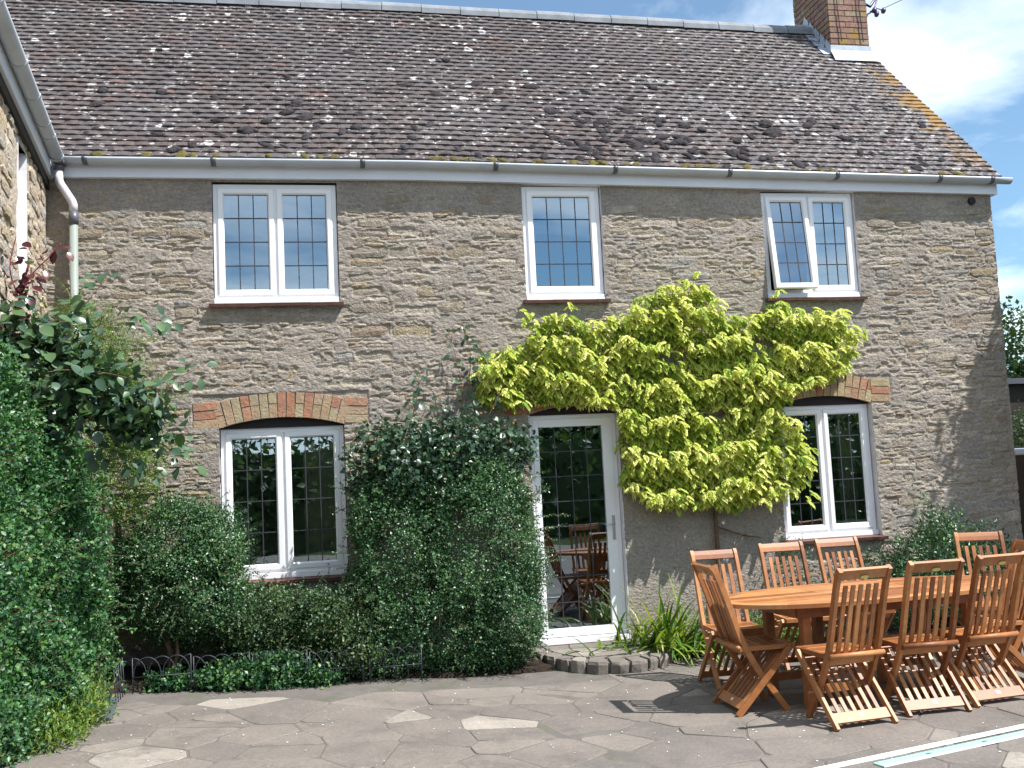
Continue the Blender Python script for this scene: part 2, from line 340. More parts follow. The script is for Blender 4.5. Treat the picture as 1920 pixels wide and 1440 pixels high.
M['L_shrub'] = mat_leaf('small_shrub_leaf', [(.12,(.016,.048,.024)),(.4,(.034,.095,.044)),(.62,(.058,.14,.055)),(.86,(.13,.22,.075))], .36, .5, .2)
M['L_hedge'] = mat_leaf('hedge_leaf', [(.12,(.014,.048,.024)),(.4,(.032,.10,.042)),(.62,(.058,.16,.048)),(.88,(.14,.26,.055))], .42, .42, .22)
M['L_low'] = mat_leaf('mixed_shrub_leaf', [(.12,(.016,.042,.024)),(.4,(.032,.080,.038)),(.62,(.055,.115,.045)),(.84,(.11,.15,.045)),(.95,(.13,.075,.04))], .4, .45, .22)
M['L_rose'] = mat_leaf('rose_leaf', [(.15,(.02,.05,.03)),(.45,(.038,.085,.048)),(.75,(.07,.125,.06))], .36, .5, .18)
M['L_rosec'] = mat_leaf('glossy_rose_leaf', [(.15,(.04,.085,.055)),(.45,(.06,.12,.07)),(.72,(.08,.15,.065)),(.9,(.10,.17,.045))], .36, .5, .22)  # paler green also stands in for sky reflection on the leaves
M['L_red'] = mat_leaf('young_crimson_leaf', [(.15,(.05,.012,.018)),(.5,(.10,.02,.03)),(.8,(.13,.045,.035))], .25, .6, .2, (1.3,.7,.6))
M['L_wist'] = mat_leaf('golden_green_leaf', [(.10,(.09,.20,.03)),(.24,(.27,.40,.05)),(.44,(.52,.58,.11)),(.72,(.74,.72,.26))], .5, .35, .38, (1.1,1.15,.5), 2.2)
M['L_strap'] = mat_leaf('strap_leaf', [(.12,(.03,.08,.02)),(.42,(.08,.17,.03)),(.68,(.24,.33,.05)),(.85,(.45,.42,.14))], .35, .5, .3)
M['L_feather'] = mat_leaf('feathery_leaf', [(.12,(.06,.13,.02)),(.5,(.12,.22,.035)),(.85,(.22,.28,.06))], .5, .4, .35)
M['L_tree'] = mat_leaf('tree_leaf', [(.12,(.02,.05,.015)),(.5,(.04,.085,.025)),(.85,(.08,.13,.035))], .5, .4, .25)

# ------------------------------------------------------------------ dimensions
WIN = {'UL':(-.934,.174,3.332,4.434),'UM':(1.928,2.702,3.322,4.434),'UR':(4.386,5.391,3.308,4.386),'LL':(-.913,.176,.868,2.203),'LR':(4.385,5.400,.912,2.220),'D':(1.890,2.744,.10,2.222)}
XE = 6.97; XC = -2.34
def zf(x): return 4.465 - .0168*max(0.0, x-.9)          # bottom of the fascia: the old eaves sag to the right
def g(x): return .048*max(0.0, min(3.6, 1.6-x))          # patio falls to the right
SL = 1.06
def roofz(x, y): return zf(x) + .165 + (y+.10)*SL
arcs = {'LL':(-.913,.176,2.205,2.285),'LR':(4.385,5.40,2.222,2.305),'D':(1.89,2.744,2.224,2.295)}
def arch_top(k, x):
    x0,x1,z0,z1 = arcs[k]; u = (x-(x0+x1)/2)/((x1-x0)/2); return z0 + (z1-z0)*max(0,1-u*u)

# ================================================================== SETTING
# ground: one big sheet of lawn, patio base, bed soil
mb = MB(); mb.add([(-150,-150,-.09),(150,-150,-.09),(150,150,-.09),(-150,150,-.09)], [(0,1,2,3)]); mb.build('lawn', M['grass'], kind='structure')
def sheet(x0,x1,y0,y1,dz,nx=40):
    V=[];F=[]
    for i in range(nx+1):
        x=x0+(x1-x0)*i/nx; V+= [(x,y0,g(x)+dz),(x,y1,g(x)+dz)]
    for i in range(nx): F.append((2*i,2*i+2,2*i+3,2*i+1))
    return MB().add(V,F)
patio = sheet(-4.5,12.5,-14,.02,-.0030).build('patio', M['joint'], kind='structure')
# yellowed concrete strip in front of the bed
def strip_poly():
    V=[];F=[]; n=60
    for i in range(n+1):
        x=-2.3+ (1.95+2.3)*i/n; fr=-1.24+.05*math.sin(x*1.7)+.05*(x>1)*(x-1)
        V+= [(x,fr,g(x)-.004),(x,-.6,g(x)-.004)]
    for i in range(n): F.append((2*i,2*i+2,2*i+3,2*i+1))
    return MB().add(V,F)
strip_poly().build('concrete_margin', M['conc'], patio)
# soil beds
V=[];F=[]; n=60
for i in range(n+1):
    x=-2.34+(1.85+2.34)*i/n; e=.03*math.sin(x*5)+.02*math.sin(x*11)+.13*max(0,min(1,(x+.1)*2.5))
    V+=[(x,-.83+e,g(x)-.002),(x,-.8+e,g(x)+.03),(x,-.3,g(x)+.06),(x,.0,g(x)+.06)]
for i in range(n):
    for k in range(3): F.append((4*i+k,4*i+4+k,4*i+5+k,4*i+1+k))
MB().add(V,F).build('flower_bed', M['soil'], kind='structure', smooth=True)
V=[];F=[]
for i in range(n+1):
    x=2.95+(7.3-2.95)*i/n; e=.04*math.sin(x*5)
    V+=[(x,-.62+e,-.012),(x,-.56+e,.03),(x,-.3,.06),(x,.0,.06)]
for i in range(n):
    for k in range(3): F.append((4*i+k,4*i+4+k,4*i+5+k,4*i+1+k))
MB().add(V,F).build('flower_bed', M['soil'], kind='structure', smooth=True)

# crazy paving: clipped Voronoi cells, each slab its own piece
def clip(poly, a, b, c):   # keep a*x+b*y<=c
    out=[]
    for i in range(len(poly)):
        p=poly[i]; q=poly[(i+1)%len(poly)]; dp=a*p[0]+b*p[1]-c; dq=a*q[0]+b*q[1]-c
        if dp<=0: out.append(p)
        if dp*dq<0: s=dp/(dp-dq); out.append((p[0]+(q[0]-p[0])*s, p[1]+(q[1]-p[1])*s))
    return out
def shrink(poly, d):
    n=len(poly); A=poly
    for i in range(n):
        p=poly[i]; q=poly[(i+1)%n]; ex,ey=q[0]-p[0],q[1]-p[1]; L=math.hypot(ex,ey)
        if L<1e-6: continue
        nx,ny=ey/L,-ex/L; A=clip(A,nx,ny,nx*p[0]+ny*p[1]-d)
        if len(A)<3: return []
    return A
rg = random.Random(11)
wts=[]; seeds=[]; X0,X1,Y0,Y1=-2.3,8.2,-5.1,-.55
tries=0
while len(seeds)<285 and tries<30000:
    tries+=1; p=(rg.uniform(X0,X1), rg.uniform(Y0,Y1)); md=rg.choice([.13,.2,.34,.42])
    if all(((p[0]-q[0])*.75)**2+((p[1]-q[1])*1.15)**2>(.55*(md+w_))**2 for q,w_ in zip(seeds,wts)): seeds.append(p); wts.append(md)
slab_n=0
for i,p in enumerate(seeds):
    poly=[(X0,Y0),(X1,Y0),(X1,Y1),(X0,Y1)]
    for q,w_ in sorted(zip(seeds,wts), key=lambda q:(q[0][0]-p[0])**2+(q[0][1]-p[1])**2)[1:26]:
        a,b=q[0]-p[0],q[1]-p[1]; c=(q[0]**2+q[1]**2-p[0]**2-p[1]**2+.5*(wts[i]**2-w_**2))/2; poly=clip(poly,a,b,c)
    # leave out what lies under the bed margin
    if p[0]<1.9 and p[1]>-1.25: continue
    if p[0]<2.1:
        poly=clip(poly,0,1,-1.22+.03*rg.random()) if p[1]<-1.2 else poly
    if p[0]>2.9: poly=clip(poly,0,1,-.66)
    poly=shrink(poly,.0035+.0055*rg.random()**2)
    if len(poly)<3: continue
    # chip the corners
    P2=[]
    for k in range(len(poly)):
        a0=poly[k-1]; b0=poly[k]; c0=poly[(k+1)%len(poly)]; s=rg.uniform(.02,.16)
        P2+= [(b0[0]+(a0[0]-b0[0])*s, b0[1]+(a0[1]-b0[1])*s),(b0[0]+(c0[0]-b0[0])*s, b0[1]+(c0[1]-b0[1])*s)]
    cx=sum(q[0] for q in P2)/len(P2); cy=sum(q[1] for q in P2)/len(P2); tz=rg.uniform(-.003,.003); tx=rg.uniform(-.008,.008); ty=rg.uniform(-.008,.008)
    n=len(P2); top=lambda x,y: g(x)+tz+(x-cx)*tx+(y-cy)*ty
    inn=[(cx+(x-cx)*.975, cy+(y-cy)*.975) for x,y in P2]
    V=[(x,y,g(x)-.03) for x,y in P2]+[(x,y,top(x,y)-.0025) for x,y in P2]+[(x,y,top(x,y)+.001) for x,y in inn]
    F=[(k,(k+1)%n,n+(k+1)%n,n+k) for k in range(n)]+[(n+k,n+(k+1)%n,2*n+(k+1)%n,2*n+k) for k in range(n)]+[tuple(range(2*n,3*n))]
    ar_=abs(sum(P2[k-1][0]*P2[k][1]-P2[k][0]*P2[k-1][1] for k in range(len(P2))))/2; rr_=rg.random()
    if ar_>.05: rr_*=.89
    elif ar_<.05 and rg.random()<.3: rr_=rg.choice([.935,.96,.975])
    MB().add(V,F,rr_).build('paving_slab', M['slab'], patio)

# ================================================================== HOUSE
house = empty('stone_house', (2.3, 0, 0), 'long two storey rubble stone cottage with mossy clay tiled roof and white windows', 'house')
def H(o): return at0(house, o)
def wall_part(openings, x0, x1, z0, ztop, res, seed):
    """mortar face: fine relief grid on y=0 with the openings left out"""
    nx=int((x1-x0)/res); nz=int((ztop(0)-z0)/res)+8
    xs=np.linspace(x0,x1,nx+1); zs=np.linspace(z0,z0+nz*res,nz+1)
    X,Z=np.meshgrid(xs,zs,indexing='ij'); return xs,zs,X,Z

# --- stone layout (courses)
rs = random.Random(5)
stones=[]   # x,z,w,h,protrusion, quoin
z=-.02
while z<4.5:
    hh=rs.choice([.035,.042,.05,.058,.065,.075,.09]); x=XC+rs.uniform(-.1,0.05)
    while x<XE-.02:
        w=min(rs.uniform(1.5,4.6)*hh+.03,.38)
        stones.append([x+w/2, z+hh/2+rs.uniform(-.012,.012), w, hh*rs.uniform(.82,1.02)]); x+=w+rs.uniform(.008,.03)
    z+=hh+rs.uniform(.004,.014)
def in_open(x,z,mx=0.0,mz=0.0):
    for k,(a,b,c,d) in WIN.items():
        top = d if k not in arcs else arch_top(k, min(max(x,a),b))
        if a-mx<x<b+mx and c-mz<z<top+mz: return True
    return False
def arch_zone(x,z):
    return (-1.15<x<.42 and 2.19<z<2.53) or (4.2<x<5.64 and 2.2<z<2.52) or (1.66<x<2.98 and 2.2<z<2.53)
def smooth_zone(x,z):   # rendered patch beside the door
    return 2.74<x<4.3 and z<1.5+.12*math.sin(x*4)
def near_jamb(x,z):
    for k,(a,b,c,d) in WIN.items():
        if c-.1<z<d+.05 and (a-.34<x<a or b<x<b+.34) and k!='D': return True
    return x>XE-.3
ok=[]
for s in stones:
    x,z,w,h=s
    if z>zf(x)-.03: continue
    bad=False
    for ux in (-.5,0,.5):
        for uz in (-.5,.5):
            if in_open(x+ux*w,z+uz*h,.012,.03) or arch_zone(x+ux*w,z+uz*h): bad=True
    if bad: continue
    if x+w/2>XE-.01: s[2]=w=max(.05,(XE-.012-(x-w/2))); s[0]=x=XE-.012-w/2
    pro=rs.gauss(.0005,.0045)
    if near_jamb(x,z): pro=rs.gauss(.006,.004)
    if z>4.17: pro-=.003
    if smooth_zone(x,z): pro-=.017
    ok.append((x,z,w,h,pro,rs.random()))
stones=ok
# --- mortar relief
res=.0105
nx=int(round((XE-XC)/res)); zmax=4.60; nz=int(round((zmax+.15)/res))
xs=np.linspace(XC,XE,nx+1); zs=np.linspace(-.15,zmax,nz+1)
X,Z=np.meshgrid(xs,zs,indexing='ij'); P=np.stack([X.ravel(),Z.ravel()*1.9,np.zeros(X.size)],1)
P2=np.stack([X.ravel(),Z.ravel()*1.5,np.ones(X.size)],1)
n1=noise(P,3.2,3,3).reshape(X.shape); n2=noise(P,11,4,3).reshape(X.shape); n3=noise(P2,34,8,3).reshape(X.shape)
hgt=.007+.004*n1+.0025*n2+.0025*n3
n4=noise(P,7,12,3).reshape(X.shape)*.5+noise(P2,26,14,2).reshape(X.shape)*.5
n4w=noise(np.stack([X.ravel(),Z.ravel()*.6,np.zeros(X.size)],1),9,33,3).reshape(X.shape)
cav=np.zeros_like(hgt)
for (x,z,w,h,pro,r) in stones:
    i0=max(0,int((x-w/2-.03-XC)/res)); i1=min(nx,int((x+w/2+.03-XC)/res)+1); j0=max(0,int((z-h/2-.03+.15)/res)); j1=min(nz,int((z+h/2+.03+.15)/res)+1)
    sx=X[i0:i1+1,j0:j1+1]+.030*n2[i0:i1+1,j0:j1+1]; sz=Z[i0:i1+1,j0:j1+1]+.014*n4w[i0:i1+1,j0:j1+1]; nn_=n4[i0:i1+1,j0:j1+1]
    ex=(w/2-np.abs(sx-x))/.022; dt=((z+h/2)-sz)/.009; db=(sz-(z-h/2))/.020
    m_=np.clip(np.minimum(np.minimum(ex,dt),db)+.35,0,1)          # crisp upper lip, soft lower edge
    on=np.clip((nn_+ (r-.48)*1.7+(.5 if near_jamb(x,z) else 0))*3.0+.3,0,1)
    cav[i0:i1+1,j0:j1+1]=np.maximum(cav[i0:i1+1,j0:j1+1], m_*on)
qc=random.Random(91)      # short curved cracks and chipped faces between the stones
for k in range(4200):
    x=qc.uniform(XC,XE); z=qc.uniform(0,4.4); w=qc.uniform(.025,.085); h=qc.uniform(.007,.017); tl_=qc.gauss(0,.18); cv=qc.gauss(0,3)
    i0=max(0,int((x-w-XC)/res)); i1=min(nx,int((x+w-XC)/res)+1); j0=max(0,int((z-.04+.15)/res)); j1=min(nz,int((z+.04+.15)/res)+1)
    sx=X[i0:i1+1,j0:j1+1]-x; sz=Z[i0:i1+1,j0:j1+1]-z-tl_*sx-cv*sx*sx
    m_=np.clip(1.4*(1-(sx/w)**2-np.where(sz>0,(sz/(h*.55))**2,(sz/(h*1.5))**2)),0,1)*qc.uniform(.45,1)
    cav[i0:i1+1,j0:j1+1]=np.maximum(cav[i0:i1+1,j0:j1+1],m_)
sm=np.vectorize(lambda a,b: 1.0 if (smooth_zone(a,b)) else (.35 if b>4.19+.03*math.sin(a*5) else 0.0))(X,Z)
hgt=hgt*(1-.4*sm)-.014*cav*(1-.93*sm); cavc=cav*(1-.9*sm)
hgt[np.vectorize(lambda a,b: (-1.14<a<.40 and 2.22<b<2.50) or (4.2<a<5.64 and 2.22<b<2.50) or (1.68<a<2.96 and 2.22<b<2.51))(X,Z)]=-.004
V=np.stack([X.ravel(), -hgt.ravel(), Z.ravel()],1)
ii,jj=np.meshgrid(np.arange(nx),np.arange(nz),indexing='ij'); cxs=(xs[:-1]+xs[1:])/2; czs=(zs[:-1]+zs[1:])/2
keep=np.ones((nx,nz),bool)
for i,cx in enumerate(cxs):
    top=zf(cx)+.05
    keep[i, czs>top]=False
    for k,(a,b,c,d) in WIN.items():
        if a-.004<cx<b+.004:
            t_=d if k not in arcs else arch_top(k,cx)
            keep[i,(czs>c-.03)&(czs<t_+.004)]=False
ii=ii[keep]; jj=jj[keep]; a=ii*(nz+1)+jj
F=np.stack([a,a+(nz+1),a+(nz+1)+1,a+1],1)
wme=np_mesh('front_wall', V, F); ca_=wme.attributes.new('chip','FLOAT','POINT'); ca_.data.foreach_set('value', np.clip(cavc*1.3-.1,0,1).ravel().astype(np.float32))
wall = H(link('front_wall', wme, M['mortar'], house, True))
# --- stone meshes
def stone_mesh(seed, cols=4, rows=2):
    q=random.Random(seed); V=[]; F=[]
    for i in range(cols+1):
        for j in range(rows+1):
            u=-.5+i/cols; v=-.5+j/rows; edge=(i in (0,cols)) or (j in (0,rows)); corner=(i in (0,cols)) and (j in (0,rows))
            k=.88 if corner else 1.0
            V.append((u*k+q.uniform(-.05,.05), -(.35 if corner else .62 if edge else 1.0)*q.uniform(.55,1.15)*1.0, v*k+q.uniform(-.09,.09)))
    id_=lambda i,j:i*(rows+1)+j
    for i in range(cols):
        for j in range(rows): F.append((id_(i,j),id_(i+1,j),id_(i+1,j+1),id_(i,j+1)))
    ring=[id_(i,0) for i in range(cols+1)]+[id_(cols,j) for j in range(1,rows+1)]+[id_(i,rows) for i in range(cols-1,-1,-1)]+[id_(0,j) for j in range(rows-1,0,-1)]
    b=len(V)
    for r_ in ring: p=V[r_]; V.append((p[0]*.97,1.5,p[2]*.97))
    n=len(ring)
    for k in range(n): F.append((ring[k],b+k,b+(k+1)%n,ring[(k+1)%n]))
    return V,F
SM=[stone_mesh(i) for i in range(40)]
SMm=[MB().add(v,f,0).mesh('stone') for v,f in SM]
for me in SMm: me.materials.append(M['stone'])
SMw=[me.copy() for me in SMm]
for me in SMw: me.materials.clear(); me.materials.append(M['wstone'])
def place_stones(lst, parent, tf=None, fix=H, nind=300, name='stone', meshes=None):
    meshes=meshes or SMm
    order=sorted(lst,key=lambda s:-(s[2]*s[3]*(1 if s[4]>.002 else .2)))
    rest=MB()
    for k,(x,z,w,h,pro,r) in enumerate(order):
        th=.016; i=int(r*9973)%40; y=th*.75-pro-.002
        rot=(r*7919%1-.5)*.16
        if k<nind:
            o=bpy.data.objects.new(name, meshes[i]); C.objects.link(o); o.parent=parent; 
            mw=Matrix.Translation((x,y,z))@Matrix.Rotation(rot,4,'Y')@Matrix.Diagonal((w,th,h,1))
            o.matrix_basis=(tf or Matrix.Identity(4))@mw
        else:
            v,f=SM[i]; c_,s_=math.cos(rot),math.sin(rot)
            vs=[(x+(p[0]*w*c_+p[2]*h*s_), y+p[1]*th, z+(-p[0]*w*s_+p[2]*h*c_)) for p in v]
            if tf: vs=[tf@Vector(p) for p in vs]
            rest.add(vs,f,(r*13.7)%1)
    return rest
# individual stones are sub-parts of the wall (world space kept through the wall's own transform)
rest = place_stones(stones, wall)
o=rest.build('rubble_infill', M['stone'], wall, kind='stuff')

# gable, back wall, wall behind the fascia
H(MB().box(XE-.30,XE-.02,.012,5.1,-.15,4.5).add([(XE-.02,.01,4.5),(XE-.02,5.1,4.5),(XE-.02,2.55,7.1),(XE-.3,.01,4.5),(XE-.3,5.1,4.5),(XE-.3,2.55,7.1)],[(0,1,2),(3,5,4),(0,2,5,3),(2,1,4,5)]).build('gable_wall', M['mortar'], house))
H(MB().box(-5,XE-.31,4.8,5.1,-.15,4.5).build('back_wall', M['mortar'], house))
# inner leaf: room shell (walls, floors, ceiling)
mb=MB()
def inner(x0,x1,z0,z1):
    mb.add([(x0,.16,z0),(x1,.16,z0),(x1,.16,z1),(x0,.16,z1)],[(0,1,2,3)])
cuts=sorted(set([XC]+[v for k in WIN for v in WIN[k][:2]]+[XE-.31]))
for (a_,b_) in zip(cuts[:-1],cuts[1:]):
    mid=(a_+b_)/2; zs_=[-.1]; sp=[]
    for k,(p,q,c,d) in WIN.items():
        if p<mid<q: sp.append((c,d+(.0 if k not in arcs else .0)))
    cur=-.1
    for c,d in sorted(sp):
        if c>cur: inner(a_,b_,cur,c)
        cur=d
    inner(a_,b_,cur,4.5)
# floors and partitions
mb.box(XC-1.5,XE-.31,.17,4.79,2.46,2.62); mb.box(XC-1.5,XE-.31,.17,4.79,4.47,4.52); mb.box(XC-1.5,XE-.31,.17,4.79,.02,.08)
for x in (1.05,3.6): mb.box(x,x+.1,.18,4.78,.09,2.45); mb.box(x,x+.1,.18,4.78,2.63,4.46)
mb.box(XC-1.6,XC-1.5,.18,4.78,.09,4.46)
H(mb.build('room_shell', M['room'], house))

# --- windows
def frame_rect(mb, x0,x1,z0,z1, w, y0,y1, wb=None, wt=None):
    wb=wb or w; wt=wt or w
    mb.box(x0,x0+w,y0,y1,z0,z1); mb.box(x1-w,x1,y0,y1,z0,z1); mb.box(x0+w,x1-w,y0,y1,z1-wt,z1); mb.box(x0+w,x1-w,y0,y1,z0,z0+wb)
def bevel_frame(mb, x0,x1,z0,z1, w, y0, y1, ins=.012):
    """sash profile with a sloped inner edge"""
    xi0,xi1,zi0,zi1=x0+w,x1-w,z0+w,z1-w
    o=[(x0,z0),(x1,z0),(x1,z1),(x0,z1)]; of=[(x0+.006,z0+.006),(x1-.006,z0+.006),(x1-.006,z1-.006),(x0+.006,z1-.006)]
    mi=[(xi0-ins,zi0-ins),(xi1+ins,zi0-ins),(xi1+ins,zi1+ins),(xi0-ins,zi1+ins)]; i_=[(xi0,zi0),(xi1,zi0),(xi1,zi1),(xi0,zi1)]
    V=[]; 
    for ring,y in ((o,y1),(o,y0+.006),(of,y0),(mi,y0),(i_,y0+.016),(i_,y1)):
        V+=[(x,y,z) for x,z in ring]
    F=[]
    for k in range(5):
        for j in range(4): F.append((4*k+j,4*k+(j+1)%4,4*k+4+(j+1)%4,4*k+4+j))
    F+=[(20+j,20+(j+1)%4,(j+1)%4,j) for j in range(4)]
    mb.add(V,F)
def sash(parent, x0,x1,z0,z1, y0, cols, rows, fix, tilt=0, wS=.055, rowz=None):
    """sash frame > panes and lead cames are its sub-parts' siblings under the window"""
    mb=MB(); bevel_frame(mb,x0,x1,z0,z1,wS,y0,y0+.05); objs=[]
    objs.append(mb.build('sash', M['upvc'], parent))
    a,b,c,d=x0+wS,x1-wS,z0+wS,z1-wS; yg=y0+.026
    for i in range(cols):
        for j in range(rows):
            xa=a+(b-a)*i/cols; xb=a+(b-a)*(i+1)/cols; za=c+(d-c)*j/rows; zb=c+(d-c)*(j+1)/rows
            gp=MB().add([(xa,yg,za),(xb,yg,za),(xb,yg,zb),(xa,yg,zb)],[(0,1,2,3)]); objs.append(gp.build('pane', M['glass'], parent))
    lb=MB()
    for i in range(1,cols): x=a+(b-a)*i/cols; lb.box(x-.0045,x+.0045,yg-.004,yg-.001,c,d)
    for j in range(1,rows): z=c+(d-c)*j/rows; lb.box(a,b,yg-.0055,yg-.0045,z-.0045,z+.0045)
    lb.box(a,b,yg-.004,yg-.001,d-.006,d); lb.box(b-.005,b,yg-.0035,yg-.0008,c,d-.006)
    objs.append(lb.build('lead_came', M['lead'], parent))
    if tilt:
        mm=Matrix.Translation((0,y0+.01,z1))@Matrix.Rotation(tilt,4,'X')@Matrix.Translation((0,-y0-.01,-z1))
        for o in objs: o.matrix_basis=mm@o.matrix_basis
    return objs
def window(key, tilt_left=0, sill=True, single=False, rows=4, yf=.022, label=None):
    x0,x1,z0,z1=WIN[key]; x0+=.004; x1-=.004
    mb=MB(); fw=.048; bb=.082 
    frame_rect(mb,x0,x1,z0,z1,fw,yf+.012,yf+.075,bb)
    mb.box(x0-.004,x1+.004,yf-.018,yf+.012,z0-.004,z0+.046)     # projecting bottom cill of the frame
    if not single:
        xm=(x0+x1)/2; mb.box(xm-.026,xm+.026,yf+.014,yf+.073,z0+bb,z1-fw)
    w=H(mb.build('window', M['upvc'], house, bevel=.003)); 
    if label: w['label']=label
    s0,s1,t0,t1=x0+fw-.008,x1-fw+.008,z0+bb-.012,z1-fw+.008
    if single: sash(w,s0,s1,t0,t1,yf-.004,4,rows,None,wS=.062)
    else:
        sash(w,s0,xm-.012,t0,t1,yf-.004,3,rows,None,tilt=tilt_left); sash(w,xm+.012,s1,t0,t1,yf-.004,3,rows,None)
    # reveals (plastered jambs) behind and beside
    for s in (-1,1):
        rv=MB(); xx=x0-.004 if s<0 else x1+.004; V=[];F=[]; nn=24
        for i in range(nn+1):
            z=z0-.02+(z1+.01-z0+.02)*i/nn; j=.004*math.sin(z*23+s)+.003*math.sin(z*51)
            V+=[(xx+s*(.004+max(0,j)),.17,z),(xx+s*(.004+max(0,j)),.012,z),(xx+s*(.014+j+.004),-.003,z)]
        for i in range(nn):
            for k in range(2): F.append((3*i+k,3*i+3+k,3*i+4+k,3*i+1+k))
        rv.add(V,F); rv.build('reveal', M['plaster'], w)
    if sill:
        sb=MB(); n_=int((x1-x0+.08)/.165)+1; L=(x1-x0+.085)/n_; q=random.Random(hash(key)%100)
        for i in range(n_):
            a=x0-.045+L*i; dz=q.uniform(-.003,.003)
            sb2=MB(); sb2.add([(a+.001,-.062,z0-.045+dz),(a+L-.001,-.062,z0-.045+dz),(a+L-.001,.05,z0-.03),(a+.001,.05,z0-.03),(a+.001,-.068,z0-.016+dz),(a+L-.001,-.068,z0-.016+dz),(a+L-.001,.05,z0-.005),(a+.001,.05,z0-.005)],
                [(0,3,2,1),(4,5,6,7),(0,1,5,4),(1,2,6,5),(2,3,7,6),(3,0,4,7)],q.random())
            sb2.build('sill_tile', M['sill'], w)
    return w
window('UL',label='left upstairs window'); window('UM',single=True,label='small middle upstairs window')
window('UR',tilt_left=math.radians(-7),label='right upstairs window with its left sash pushed open'); window('LL',yf=.06,rows=4); window('LR',yf=.06,rows=5)
# dark boards under the brick arches
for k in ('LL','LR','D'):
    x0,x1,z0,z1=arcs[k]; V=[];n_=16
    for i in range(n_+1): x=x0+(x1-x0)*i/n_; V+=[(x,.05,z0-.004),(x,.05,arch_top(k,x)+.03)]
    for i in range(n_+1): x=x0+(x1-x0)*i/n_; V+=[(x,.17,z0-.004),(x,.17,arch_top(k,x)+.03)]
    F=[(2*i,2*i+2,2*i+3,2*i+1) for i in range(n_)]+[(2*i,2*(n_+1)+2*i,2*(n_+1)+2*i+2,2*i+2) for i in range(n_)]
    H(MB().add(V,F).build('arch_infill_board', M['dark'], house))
# brick arches: every brick a piece
def arch(key, mirror_blocks=True, seed=1):
    x0,x1,z0,z1=arcs[key]; q=random.Random(seed)
    par=H(MB().box(x0-.2,x1+.2,.01,.02,z1+.02,z1+.2).build('brick_arch', M['mortar'], house))
    half=(x1-x0)/2; xc=(x0+x1)/2; sag=z1-z0; R=(half*half+sag*sag)/(2*sag); cz=z1-R; am=math.asin(half/R); 
    L=.232; nb=int(round(2*am*(R+.1)/.078))
    def brick(c, ux, uz, w, l, pr):
        # c centre on the face; (ux,uz) length direction
        dx_,dz_=ux,uz; sx_,sz_=uz,-ux; g_=.0035; ww=w/2-g_; ll=l/2-g_; V=[]
        for y,k in ((.03,1.0),(-pr+.003,1.0),(-pr,.94)):
            for a,b in ((-1,-1),(1,-1),(1,1),(-1,1)):
                V.append((c[0]+sx_*a*ww*k+dx_*b*ll*(1-(1-k)*.4)+q.uniform(-.0015,.0015), y, c[1]+sz_*a*ww*k+dz_*b*ll*(1-(1-k)*.4)+q.uniform(-.0015,.0015)))
        F=[(4*r+j,4*r+(j+1)%4,4*r+4+(j+1)%4,4*r+4+j) for r in range(2) for j in range(4)]+[(8,9,10,11)]
        MB().add(V,F,q.random()).build('brick', M['brick'], par)
    for i in range(nb):
        an=-am*1.0+2*am*(i+.5)/nb; ux,uz=math.sin(an),math.cos(an); w=2*am*(R+.11)/nb; pr=q.uniform(.004,.012)
        if i%2==q.choice([0,0,1]): brick((xc+ux*(R+L/2),cz+uz*(R+L/2)),ux,uz,w,L,pr)
        else:
            k=q.choice([.45,.55]); brick((xc+ux*(R+L*k/2),cz+uz*(R+L*k/2)),ux,uz,w,L*k,pr); brick((xc+ux*(R+L*k+L*(1-k)/2),cz+uz*(R+L*k+L*(1-k)/2)),ux,uz,w,L*(1-k),pr)
    for s in (-1,1):
        for j in range(3):
            c=(xc+s*(half+.115+.012*j*0), z0+.045+.078*j); brick(c,1,-s*.05,.078,.215 if j!=1 else .21,q.uniform(.004,.01))
    return par
arch('LL',seed=3); arch('LR',seed=8); arch('D',seed=5)

# --- door
x0,x1,z0,z1=WIN['D']; yf=.06
mb=MB(); frame_rect(mb,x0,x1,z0,z1,.045,yf+.01,yf+.08,.05); mb.box(x0-.0,x1+.0,yf-.06,yf+.012,z0-.005,z0+.045)
door=H(mb.build('glazed_door', M['upvc'], house, bevel=.003))
mb=MB(); a,b,c,d=x0+.04,x1-.04,z0+.055,z1-.04
mb.box(a,a+.055,yf,yf+.06,c,d); mb.box(b-.10,b,yf,yf+.06,c,d); mb.box(a+.055,b-.10,yf,yf+.06,d-.075,d); mb.box(a+.055,b-.10,yf,yf+.06,c,c+.075)
mb.build('door_leaf', M['upvc'], door, bevel=.005)
ga,gb,gc,gd=a+.055,b-.10,c+.075,d-.075; yg=yf+.024
for i in range(4):
    for j in range(8):
        xa=ga+(gb-ga)*i/4; xb=ga+(gb-ga)*(i+1)/4; za=gc+(gd-gc)*j/8; zb=gc+(gd-gc)*(j+1)/8
        MB().add([(xa,yg,za),(xb,yg,za),(xb,yg,zb),(xa,yg,zb)],[(0,1,2,3)]).build('pane', M['glass'], door)
lb=MB()
for i in range(1,4): x=ga+(gb-ga)*i/4; lb.box(x-.0045,x+.0045,yg-.004,yg-.001,gc,gd)
for j in range(1,8): z=gc+(gd-gc)*j/8; lb.box(ga,gb,yg-.0055,yg-.0045,z-.0045,z+.0045)
lb.build('lead_came', M['lead'], door)
hx=b-.035
mb=MB(); mb.box(hx-.014,hx+.014,yf-.009,yf-.001,1.02,1.25); mb.build('handle_plate', M['metal'], door, bevel=.003)
mb=MB(); mb.tube([(hx,yf-.005,1.17),(hx,yf-.05,1.17),(hx-.1,yf-.052,1.168)],[.009,.009,.008],8); mb.build('handle_lever', M['metal'], door, smooth=True)
for xr in (x1+.003,x0-.012): MB().box(xr,xr+.009,-.004,.17,z0,z1).build('reveal', M['plaster'], door)
H(MB().box(x0-.02,x1+.02,-.02,.1,.03,.092).build('brick_threshold', M['sill'], house))

